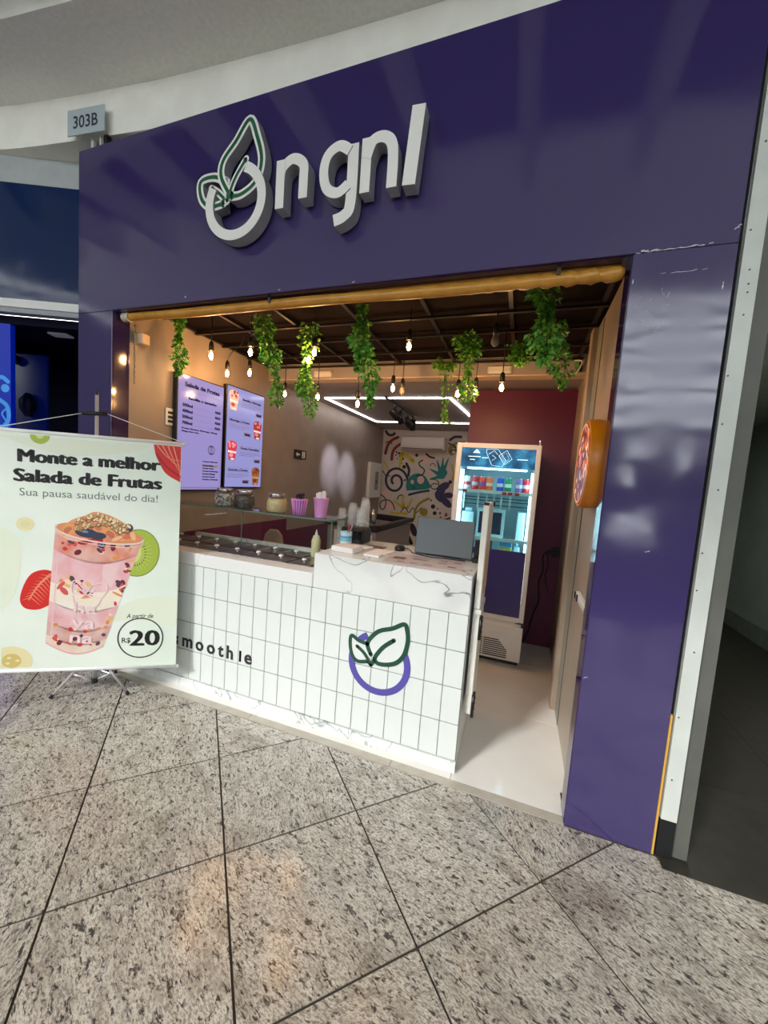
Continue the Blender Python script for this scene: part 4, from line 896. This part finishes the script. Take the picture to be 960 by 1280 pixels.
vine('thin sparse vine hanging low near the spotlight track', [[(-.75, 1.4, 2.53), (-.69, 1.4, 2.46), (-.675, 1.4, 2.30), (-.66, 1.4, 2.12), (-.655, 1.4, 2.02)], [(-.78, 1.4, 2.48), (-.70, 1.4, 2.46), (-.62, 1.4, 2.47)]], .05, 230, .028)
vine('bushy vine left of the unlit high bulb', [[(-.44, .95, 2.54), (-.43, .95, 2.40), (-.43, .95, 2.24), (-.415, .95, 2.10)], [(-.47, .95, 2.52), (-.41, .95, 2.42)]], .075, 420)
vine('largest vine, spreading on the right over the fridge corner', [[(.0, .4, 2.545), (.02, .4, 2.42), (.03, .4, 2.28), (.045, .4, 2.17)], [(.03, .4, 2.50), (.055, .4, 2.36), (.05, .4, 2.22)], [(.10, .7, 2.48), (.14, .7, 2.36), (.16, .7, 2.22), (.165, .7, 2.13)], [(-.11, 1.0, 2.46), (-.02, 1.0, 2.47), (.06, .9, 2.45)], [(-.10, 1.0, 2.46), (-.10, 1.0, 2.36)]], .068, 900)

# ------------------------------------------------------------------ roller banner stand
BN = Vector((.53, -.85, 0)).normalized(); BE = Vector((.85, .53, 0)).normalized(); BO = Vector((-2.40, -.24, 0))
BP = plane_of(BO, BE, (0, 0, 1), BN, .0002)
BM = Matrix.Translation(BO) @ Matrix.Rotation(math.atan2(.53, .85), 4, 'Z')      # local x along the banner, -y towards the hall
VIN = mottled('banner_vinyl', (228, 242, 228), (240, 247, 238), 2.2, .28)
t = thing('banner_stand', (-2.412, -.206, 0), 'white tripod banner stand advertising fruit salad left of the counter', 'banner')
b = MB(VIN)
n = 22; vs = []
for i in range(n + 1):
    for j in range(2):
        pass
b.at(BM); b.box(-.502, .470, .0003, .0016, .18, 1.622); b.build('banner_sheet', t)
for z, nm in ((1.622, 'top_rail'), (.19, 'bottom_rail')):
    b = MB(M('rail_white', (232, 234, 230), .35)); b.at(BM); b.lathe([(.0, -.492), (.011, -.492), (.011, .478), (0, .478)], (0, .004, z), 'X', 12, False); b.build(nm, t)
b = MB(M('rail_white', (232, 234, 230))); b.at(BM); b.lathe([(.012, .478), (.012, .488), (0, .489)], (0, .004, .19), 'X', 12); b.lathe([(.012, .478), (.012, .488), (0, .489)], (0, .004, 1.622), 'X', 12); b.build('rail_cap', t)
b = MB(M('pole_silver', (200, 202, 204), .35, .3)); b.at(BM); b.tube([(-.006, .03, .09), (-.006, .03, 1.87)], .0095, 12); b.tube([(-.006, .03, .09), (-.006, .03, 1.2)], .012, 12); b.build('pole', t)
b = MB(BLACK); b.at(BM); b.lathe([(.011, 1.87), (.011, 1.885), (.006, 1.89)], (-.006, .03, 0), 'Z', 12); b.lathe([(.018, .085), (.018, .115)], (-.006, .03, 0), 'Z', 12); b.build('pole_cap', t)
b = MB(BLACK); b.at(BM); b.tube([(-.075, .02, 1.756), (.055, .02, 1.764)], .012, 10); b.build('hanger_bar', t)
b = MB(M('cord_white', (222, 222, 218), .6)); b.at(BM); b.tube([(-.075, .02, 1.756), (-.48, .004, 1.635)], .0025, 6); b.tube([(.055, .02, 1.764), (.470, .004, 1.633)], .0025, 6); b.build('cord', t)
piv = Vector((-.006, .03, .34))
for k, ft in enumerate(((-.233, .01), (.19, -.06 + .07), (-.0, .30))):
    b = MB(M('pole_silver', (200, 202, 204))); b.at(BM)
    a = Vector((piv.x, piv.y, .30)); e = Vector((ft[0] * 1.0, ft[1], .012)); b.tube([a, e], .007, 8); mid = a.lerp(e, .52); b.tube([(piv.x, piv.y, .10), mid], .005, 6); lg = b.build('leg', t)
    b = MB(BLACK); b.at(BM); b.tube([a.lerp(e, .95), e + (e - a).normalized() * .008], .010, 8); b.build('foot', lg)
DG = M('print_grey', (62, 64, 64), .4)
b = MB(DG); heavy(b, BP, 'Monte a melhor', -.385, 1.448, .0075, height=.074, width=.735, bold=.0, k=3); heavy(b, BP, 'Salada de Frutas', -.405, 1.335, .0075, height=.074, width=.765, bold=.0, k=3); b.build('headline_print', t)
b = MB(M('print_midgrey', (112, 122, 118), .4)); text(b, BP, 'Sua pausa saudável do dia!', -.382, 1.252, height=.046, width=.725, bold=-.003, k=3); b.build('subtitle_print', t)
b = MB(DG); text(b, BP, 'A partir de', .255, .515, height=.028, width=.15, bold=.012, k=3, align='C', slant=.2); heavy(b, BP, '20', .285, .335, .006, height=.102, width=.165, bold=.0, k=3, align='C'); text(b, BP, 'R$', .155, .355, height=.032, width=.05, bold=.02, k=3); b.ring(BP, .262, .384, .128, .008, 3, 48); b.build('price_print', t)
# fruit artwork
b = MB(M('art_wave', (232, 240, 220), .3)); b.poly(BP, catmull([(-.48, .55), (-.40, .70), (-.38, .95), (-.44, 1.05), (-.484, 1.05)], 6), 1.2); b.build('wave_print', t); b = MB(M('art_wave')); b.poly(BP, catmull([(.47, .62), (.38, .66), (.20, .62), (.05, .5), (.25, .5), (.47, .45)], 6), 1.2); b.build('wave_print', t); b = MB(M('art_wave')); b.poly(BP, catmull([(-.484, 1.59), (-.3, 1.53), (-.1, 1.5), (.2, 1.55), (.3, 1.6)], 6), 1.2); b.build('wave_print', t)
BANY = M('banana_pale', (236, 226, 176), .4); BAN2 = M('banana_core', (218, 196, 120), .4); KIW = M('kiwi_green', (168, 190, 74), .4); KIW2 = M('kiwi_light', (214, 218, 140), .4); SEED = M('kiwi_seed', (40, 36, 28), .4)
b = MB(BANY); b.poly(BP, [p for p in [(-.487 + 0, .215), (-.334, .215)] + [(-.43 + .108 * math.cos(a), .245 + .10 * math.sin(a)) for a in [math.pi * i / 20 for i in range(21)]] if p[0] > -.488], 2); b.use(BAN2); b.disc(BP, -.43, .255, .05, 3, 16, .045); b.use(BANY); [b.disc(BP, -.43 + .03 * math.cos(a), .255 + .02 * math.sin(a), .012, 4, 8, .008) for a in (0, 2, 4)]; b.build('banana_print', t); b = MB(BANY); b.disc(BP, -.355, 1.085, .045, 2, 20, .04); b.use(M('banana_soft', (226, 224, 176), .4)); b.disc(BP, -.355, 1.085, .025, 3, 12, .02); b.build('banana_print', t)
b = MB(KIW); b.poly(BP, [(-.28 + .05 * math.cos(a), 1.606 + .05 * math.sin(a)) for a in [math.pi + math.pi * i / 14 for i in range(15)]], 2); b.use(KIW2); b.poly(BP, [(-.28 + .02 * math.cos(a), 1.606 + .02 * math.sin(a)) for a in [math.pi + math.pi * i / 10 for i in range(11)]], 3); b.build('kiwi_print', t); b = MB(KIW)
kc = (.238, .93); b.use(M('kiwi_skin', (128, 140, 60), .4)); b.disc(BP, *kc, .122, 2, 40, .15, -.12); b.use(KIW); b.disc(BP, *kc, .116, 2.4, 40, .144, -.12); b.use(KIW2); b.disc(BP, kc[0] - .02, kc[1], .04, 2.8, 24, .06, -.12)
for k in range(26): 
    a = 2 * math.pi * k / 26; b.use(KIW2); b.ribbon(BP, [(kc[0] - .015 + .04 * math.cos(a), kc[1] + .05 * math.sin(a)), (kc[0] - .01 + .095 * math.cos(a), kc[1] + .118 * math.sin(a))], (.004, .001), 2.7, smooth=False, caps=False)
    b.use(SEED); b.disc(BP, kc[0] - .015 + .058 * math.cos(a + .1), kc[1] + .078 * math.sin(a + .1), .007, 3, 7, .0026, a)
b.build('kiwi_print', t)
RED = M('berry_red', (214, 44, 40), .4); RED2 = M('berry_vein', (240, 150, 120), .4); RED3 = M('berry_deep', (170, 26, 36), .4)
b = MB(RED); sb = catmull([(-.205, .80), (-.26, .815), (-.325, .79), (-.365, .72), (-.385, .63), (-.36, .58), (-.30, .57), (-.25, .59), (-.215, .62), (-.19, .70), (-.205, .80)], 5); b.poly(BP, sb, 2)
b.use(RED2); b.ribbon(BP, [(-.23, .785), (-.29, .72), (-.34, .63)], (.016, .005), 2.6)
for k in range(9): 
    f = k / 8; x, z = -.235 - .095 * f, .775 - .13 * f
    b.ribbon(BP, [(x, z), (x - .045, z + .012 - .03 * f)], (.005, .001), 2.6, smooth=False, caps=False); b.ribbon(BP, [(x, z), (x + .03 + .02 * f, z - .05)], (.005, .001), 2.6, smooth=False, caps=False)
b.use(M('leafy', (80, 110, 60), .4)); b.poly(BP, [(-.21, .79), (-.205, .86), (-.185, .80)], 2.2); b.build('strawberry_print', t); b = MB(RED)
b.use(RED); cs = catmull([(.315, 1.606), (.325, 1.55), (.35, 1.49), (.39, 1.43), (.468, 1.385)], 6); b.poly(BP, cs + [(.468, 1.606)], 2); b.use(RED2)
for q in range(4): b.ribbon(BP, [(.335 + q * .03, 1.60), (.40 + q * .02, 1.53 - q * .02), (.466, 1.52 - q * .035)], (.008, .002), 2.5)
b.use(RED3); b.ribbon(BP, [(.33, 1.55), (.39, 1.475), (.466, 1.42)], .012, 2.3); b.build('strawberry_print', t)
# cup: rim, body layers, berries, topping
b = MB(M('cup_pink', (232, 176, 176), .35)); cupp = lambda f: ((-.204 - .052 * f, 1.06 - .70 * f), (.268 - .215 * f, 1.03 - .70 * f))
def seg(f0, f1, k, sag=.03):
    (a0, b0), (a1, b1) = cupp(f0), cupp(f1)
    def arc(p, q, s): return [(p[0] + (q[0] - p[0]) * i / 12, p[1] + (q[1] - p[1]) * i / 12 - s * math.sin(math.pi * i / 12)) for i in range(13)]
    b.poly(BP, arc(a0, b0, sag * (1 - f0 * .3)) + arc(a1, b1, sag * (1.2 - f1 * .2))[::-1], k)
seg(0, 1, 4, .06)
for f0, f1, c in ((.0, .17, (222, 140, 120)), (.17, .45, (233, 170, 176)), (.53, .62, (240, 226, 206)), (.62, .80, (228, 166, 170)), (.80, .92, (206, 150, 140)), (.92, .985, (226, 196, 170))): b.use(mottled('cup_l%d' % int(f0 * 100), c, tuple(min(255, int(q + (246 - q) * .45)) for q in c), 9, .35, detail=3)); seg(f0, f1, 5, .06)
b.use(M('cup_cream', (242, 230, 212), .35)); seg(.45, .55, 5.2, .06)
def inside(f, s): (p, q) = cupp(f); return p[0] + (q[0] - p[0]) * s, p[1] + (q[1] - p[1]) * s - .055 * math.sin(math.pi * s)
FR = [(206, 60, 66), (120, 40, 60), (228, 150, 90), (236, 186, 120), (90, 70, 84), (214, 90, 90), (246, 214, 190)]
for k in range(80):
    f, s = random.choice(((random.uniform(.0, .17), random.uniform(.06, .94)), (random.uniform(.78, .95), random.uniform(.06, .92)), (random.uniform(.34, .5), random.uniform(.12, .5)), (random.uniform(.2, .9), random.uniform(.9, .97))))
    b.use(M('fruit%d' % (k % 7), FR[k % 7], .35)); a, c = inside(f, s); b.disc(BP, a, c, random.uniform(.008, .024) * (1.5 if f > .33 and f < .51 else 1), 6 + k * .02, 9, random.uniform(.006, .016), random.uniform(0, 3))
b.use(M('highlight', (240, 206, 206), .25)); b.poly(BP, [inside(.2, .05), inside(.2, .065), inside(.95, .09), inside(.95, .07)], 7.8); b.poly(BP, [inside(.2, .60), inside(.2, .80), inside(.42, .80), inside(.42, .66)], 5.1)
b.build('cup_print', t)
b = MB(M('rim_clear', (226, 190, 180), .3)); b.ring(BP, .033, 1.06, 1, .001, 5, 4); b.v = []; b.f = []; b.m = []; b.sm = []
rim = [(.033 + .236 * math.cos(a) , 1.045 + .055 * math.sin(a) - .03 * math.cos(a)) for a in [2 * math.pi * i / 40 for i in range(41)]]
b.use(M('top_fruit', (222, 150, 104), .35)); b.poly(BP, rim[:-1], 7.9)
hill = [(-.17, 1.07), (-.12, 1.12), (-.05, 1.15), (.0, 1.175), (.06, 1.165), (.12, 1.14), (.18, 1.10), (.22, 1.06), (.235, 1.02), (.05, .995), (-.1, 1.01)]
b.use(mottled('hill', (232, 176, 116), (222, 140, 108), 22, .35)); b.poly(BP, catmull(hill + [hill[0]], 4), 8)
TP = [(230, 160, 100), (214, 120, 90), (236, 190, 140), (196, 120, 90), (226, 140, 120)]
for k in range(40): b.use(M('top%d' % (k % 5), TP[k % 5], .35)); b.disc(BP, random.uniform(-.15, .22), 1.03 + random.uniform(-.015, .05), random.uniform(.015, .035), 8.3 + k * .02, 9, random.uniform(.010, .02), random.uniform(0, 3))
b.use(M('blueberry', (60, 70, 92), .3)); b.disc(BP, -.04, 1.045, .062, 9.4, 18, .028, -.15); b.disc(BP, .02, 1.03, .045, 9.5, 14, .022); b.disc(BP, .185, 1.085, .025, 9.5, 12, .026); b.disc(BP, .04, .975, .022, 9.5, 12, .022); b.use(M('blueberry_lt', (130, 140, 160), .3)); b.disc(BP, -.055, 1.055, .025, 9.7, 10, .008, -.2); b.ring(BP, .04, .975, .011, .004, 9.8, 12)
b.use(RED3); b.disc(BP, .0, 1.0, .05, 9.2, 12, .014, .1); b.disc(BP, -.06, .985, .03, 9.2, 10, .012)
OATS = [(226, 190, 140), (196, 150, 100), (238, 212, 170)]; OATD = M('oat_dark', (110, 78, 54), .4)
for k in range(90):
    x = random.uniform(-.10, .19); z = 1.165 - abs(x - .02) * .34 - random.uniform(.0, .07); r = random.uniform(.010, .017); ro = random.uniform(0, 3)
    b.use(OATD); b.disc(BP, x, z - .002, r + .003, 10 + k * .06, 8, r * .6 + .002, ro); b.use(M('oat%d' % (k % 3), OATS[k % 3], .4)); b.disc(BP, x, z, r, 10.03 + k * .06, 8, r * .55, ro)
b.use(M('rim_line', (240, 214, 206), .25)); b.ribbon(BP, [(p[0] * 1.0, p[1]) for p in rim if True][18:41], .010, 16, smooth=False, caps=False); b.ribbon(BP, [(p[0], p[1] - .018) for p in rim][20:41], .004, 16, smooth=False, caps=False)
b.build('topping_print', t)
b = MB(M('print_white', (244, 216, 218), .3))
Rm = lambda a, c, k=0: BP(-.07 + a * .985 - c * -.10, .62 + c * .99 + a * -.10, k)
for s, z in (('ha', -.07), ('va', -.165), ('na', -.26)): text(b, Rm, s, -.035, z, height=.072, width=.13, bold=.015, k=17)
for q in ([(.035, .045), (-.04, .05), (-.06, .09), (-.045, .13), (0, .09), (.02, .06)], [(.02, .045), (.05, .105), (.12, .13), (.135, .08), (.10, .035), (.04, .04)], [(.03, .04), (.07, .085)], [(.02, .05), (-.02, .09)]): b.ribbon(Rm, q, .007, 17)
b.ring(Rm, .03, .03, .075, .006, 17, 24, math.pi, 2 * math.pi); b.build('cup_logo_print', t)

# ------------------------------------------------------------------ shop sign on the fascia: ring with leaf and raised white letters
t = thing('shop_sign', (-1.1, -.03, 3.0), 'raised white ring, leaf and lettering sign on purple fascia', 'sign')
SGP = lambda a, c, d: (a, -d, c)
SW = M('sign_white', (232, 234, 236), .35); SG = M('sign_return', (150, 152, 156), .4)
SK = [0]
def stroke(pts, wd, d0=.012, d1=.075, smooth=True, name='letter', col=SW):
    SK[0] += 1; d1 += .0015 * (SK[0] % 5)
    b = MB(SG); b.ribbon(SGP, pts, wd, d0, smooth=smooth, caps=False, d1=d1 - .001); b.use(col); b.ribbon(SGP, pts, wd, d1, smooth=smooth, caps=False); return b.build(name, t)
stroke([(-1.585 + .172 * math.cos(a), 2.915 + .172 * math.sin(a)) for a in [math.radians(150 + 6.2 * i) for i in range(46)]], .052, smooth=False, name='ring')
SGN = M('sign_green', (16, 92, 60), .4)
def leafpart(o, vein, d1):
    b = MB(SG); b.ribbon(SGP, o, .046, .012, caps=False, d1=d1 - .001); b.use(SW); b.ribbon(SGP, o, .046, d1); b.use(SGN); b.ribbon(SGP, o, .02, d1 + .001)
    b.use(SW); b.ribbon(SGP, vein, .038, d1 - .0004); b.use(SGN); b.ribbon(SGP, vein, .016, d1 + .0015); return b.build('leaf', t)
leafpart([(-1.63, 2.96), (-1.69, 3.06), (-1.68, 3.14), (-1.60, 3.22), (-1.515, 3.31), (-1.465, 3.22), (-1.43, 3.10), (-1.46, 3.0), (-1.55, 2.95), (-1.62, 2.95)], [(-1.645, 2.93), (-1.60, 3.03), (-1.53, 3.12)], .066)
leafpart([(-1.655, 3.03), (-1.74, 3.07), (-1.835, 3.06), (-1.825, 2.97), (-1.76, 2.92), (-1.67, 2.925)], [(-1.65, 2.93), (-1.71, 2.985), (-1.76, 3.015)], .063)
# letter fragments
stroke([(-1.30, 2.96), (-1.29, 3.02), (-1.23, 3.055), (-1.17, 3.02), (-1.165, 2.95), (-1.165, 2.86)], .05); stroke([(-1.30, 3.06), (-1.30, 2.83)], .05, smooth=False)
stroke([(-.915, 3.03), (-.97, 3.06), (-1.03, 3.03), (-1.05, 2.96), (-1.03, 2.88), (-.97, 2.85), (-.915, 2.88)], .048); stroke([(-.90, 3.06), (-.90, 2.80), (-.93, 2.745), (-.985, 2.728)], .055)
stroke([(-.83, 3.07), (-.83, 2.83)], .05, smooth=False); stroke([(-.83, 2.98), (-.80, 3.05), (-.74, 3.055), (-.70, 3.0), (-.695, 2.83)], .05)
stroke([(-.588, 3.155), (-.612, 2.825)], .062, smooth=False)

# ------------------------------------------------------------------ unit number plate
t = thing('number_plate', (-2.86, -.03, 3.56), 'grey unit number plate reading 303B on the curved beam', 'sign')
NPm = Matrix.Translation((-2.845, -.02, 3.56)) @ Matrix.Rotation(.10, 4, 'Z')
b = MB(M('plate_grey', (176, 190, 194), .4)); b.at(NPm); b.box(-.15, .15, .0, .008, 0, .155, .002); b.build('plate', t)
NPl = lambda a, c, k=0: tuple(NPm @ Vector((a, -k * .0007, c)))
b = MB(M('plate_ink', (24, 34, 58), .4)); text(b, NPl, '303B', 0, .040, height=.075, width=.20, bold=.015, k=1, align='C'); b.build('lettering', t)
b = MB(ALU); b.box(-2.87, -2.845, .03, .05, 3.40, 3.57); b.use(WHITE); b.box(-2.79, -2.775, .03, .045, 3.40, 3.57); b.use(BLACKM); b.box(-2.75, -2.72, .03, .06, 3.40, 3.57); tag(b.build('trim_6'), 'small metal brackets holding the purple front under the beam', 'bracket', None, 'structure')

# ------------------------------------------------------------------ mural shapes painted on the back wall (sketch grid -> wall)
def MU(x, y, k=1):
    d = .000108937 * x - .0000183461 * y + 1
    return ((.002146623 * x + .000222697 * y - 2.9624006) / d, 5.2495 - k * .0008, (.000328957 * x - .002299666 * y + 2.6985283) / d)
mcol = dict(navy=(38, 42, 66), red=(140, 30, 44), yel=(206, 184, 60), teal=(24, 124, 128), dkt=(20, 62, 84), olive=(140, 134, 40), ind=(48, 44, 92), blk=(30, 26, 32), pink=(226, 186, 182), brn=(62, 36, 44), wht=(206, 200, 194))
b = MB(WHITE); kk = [1]
def mu(c): b.use(M('mural_' + c, mcol[c], .6)); kk[0] += .12; return kk[0]
def rb(c, pts, wd): b.ribbon(MU, pts, wd, mu(c))
def ds(c, x, y, r, ry=None, rot=0): b.disc(MU, x, y, r, mu(c), 20, ry, rot)
def pg(c, pts): b.poly(MU, catmull(pts + [pts[0]], 5)[:-1], mu(c))
ds('pink', 150, 670, 34); ds('pink', 180, 770, 38); ds('pink', 497, 388, 26); ds('pink', 525, 480, 18)
rb('navy', [(155, 132), (175, 158), (205, 164), (228, 150)], 22); rb('red', [(150, 320), (170, 250), (210, 205), (258, 182)], 24); rb('brn', [(152, 230), (178, 218), (205, 238)], 8); rb('red', [(203, 372), (212, 310), (240, 268), (288, 235)], 24)
for x, y, r in ((244, 309, 8), (267, 320, 11), (240, 335, 7), (273, 344, 8), (254, 365, 6), (296, 366, 13), (310, 436, 16), (418, 337, 14), (286, 405, 8), (316, 550, 9)): ds('blk', x, y, r)
rb('yel', [(290, 325), (335, 345), (385, 385)], 36); rb('yel', [(290, 330), (278, 390), (270, 440)], (30, 18)); rb('yel', [(138, 390), (160, 425), (178, 468)], 14)
rb('navy', [(330, 408), (352, 460), (345, 512)], 22)
sp_ = [(235 + (28 + 8.3 * a) * math.cos(a + 2.6) * .95, 560 + (28 + 8.3 * a) * math.sin(a + 2.6) * 1.12) for a in [i * .28 for i in range(38)]]
rb('navy', sp_, 20); rb('blk', [(128, 470), (150, 505), (190, 515)], 8)
pg('teal', [(332, 640), (326, 590), (345, 535), (385, 502), (430, 492), (480, 510), (515, 555), (524, 622)]); ds('pink', 452, 548, 30, 34); ds('pink', 380, 565, 15, 18); rb('dkt', [(352, 675), (430, 655), (520, 640)], 20); rb('dkt', [(372, 596), (400, 625)], 6); rb('dkt', [(405, 605), (380, 628)], 6)
rb('blk', [(470, 378), (438, 400), (448, 430), (482, 460), (470, 500), (420, 512)], 10); rb('blk', [(500, 325), (530, 350), (568, 360)], 16)
for p in ([(635, 500), (690, 365)], [(632, 500), (645, 360)], [(628, 505), (592, 380)], [(620, 505), (532, 455)], [(640, 518), (540, 535)]): rb('teal', p, (44, 8))
ds('teal', 640, 495, 45, 32, -.6); rb('blk', [(532, 430), (545, 410), (570, 412), (580, 435)], 6)
rb('blk', [(530, 542), (580, 545), (606, 575), (600, 612), (565, 628), (540, 605), (560, 580), (595, 585)], 8)
for (x, y, r, ry, ro) in ((650, 605, 55, 32, -.5), (690, 680, 40, 25, 0), (670, 740, 60, 30, .8), (620, 690, 58, 40, .9), (625, 640, 38, 36, 0)): ds('ind', x, y, r, ry, ro)
rb('blk', [(590, 650), (640, 665), (690, 660)], 4); rb('blk', [(630, 660), (625, 710), (640, 750)], 4)
ds('blk', 706, 566, 16); rb('yel', [(722, 420), (735, 500), (722, 540)], 16)
rb('navy', [(705, 205), (745, 180), (798, 180)], 22); ds('olive', 725, 290, 36, 50, .2); rb('olive', [(740, 240), (790, 228), (830, 222)], 18); rb('blk', [(690, 235), (740, 255), (750, 275)], 10); ds('wht', 735, 300, 14, 24); rb('blk', [(705, 310), (730, 290), (760, 300)], 10)
rb('brn', [(110, 672), (150, 710), (150, 770), (128, 800), (105, 780), (112, 735), (160, 718), (205, 740), (230, 800)], 9)
rb('brn', [(252, 715), (265, 685), (290, 678), (310, 690)], 9)
for p in ([(300, 790), (220, 725)], [(305, 780), (302, 690)], [(335, 790), (378, 715)], [(330, 838), (195, 828)]): rb('yel', p, (26, 16))
rb('blk', [(280, 824), (318, 784), (350, 828), (384, 786), (412, 828), (460, 785)], 7); ds('olive', 478, 822, 34); rb('olive', [(395, 880), (410, 800), (450, 745), (520, 708)], (20, 22))
for x, y, r in ((558, 776, 19), (572, 833, 17), (540, 722, 8), (596, 795, 7), (618, 833, 9), (622, 868, 7), (690, 896, 9), (721, 900, 11)): ds('blk', x, y, r)
pg('red', [(655, 862), (668, 826), (682, 855)]); rb('blk', [(590, 888), (650, 888), (712, 868)], 8); rb('blk', [(655, 900), (700, 880), (730, 900)], 8)
ds('blk', 390, 975, 26, 60, -.3); rb('blk', [(350, 1040), (372, 1090)], 30); rb('blk', [(95, 850), (130, 860), (135, 890), (110, 900)], 7)
b.build('mural_shape', wb, label='painted abstract strokes, dots and leaves')
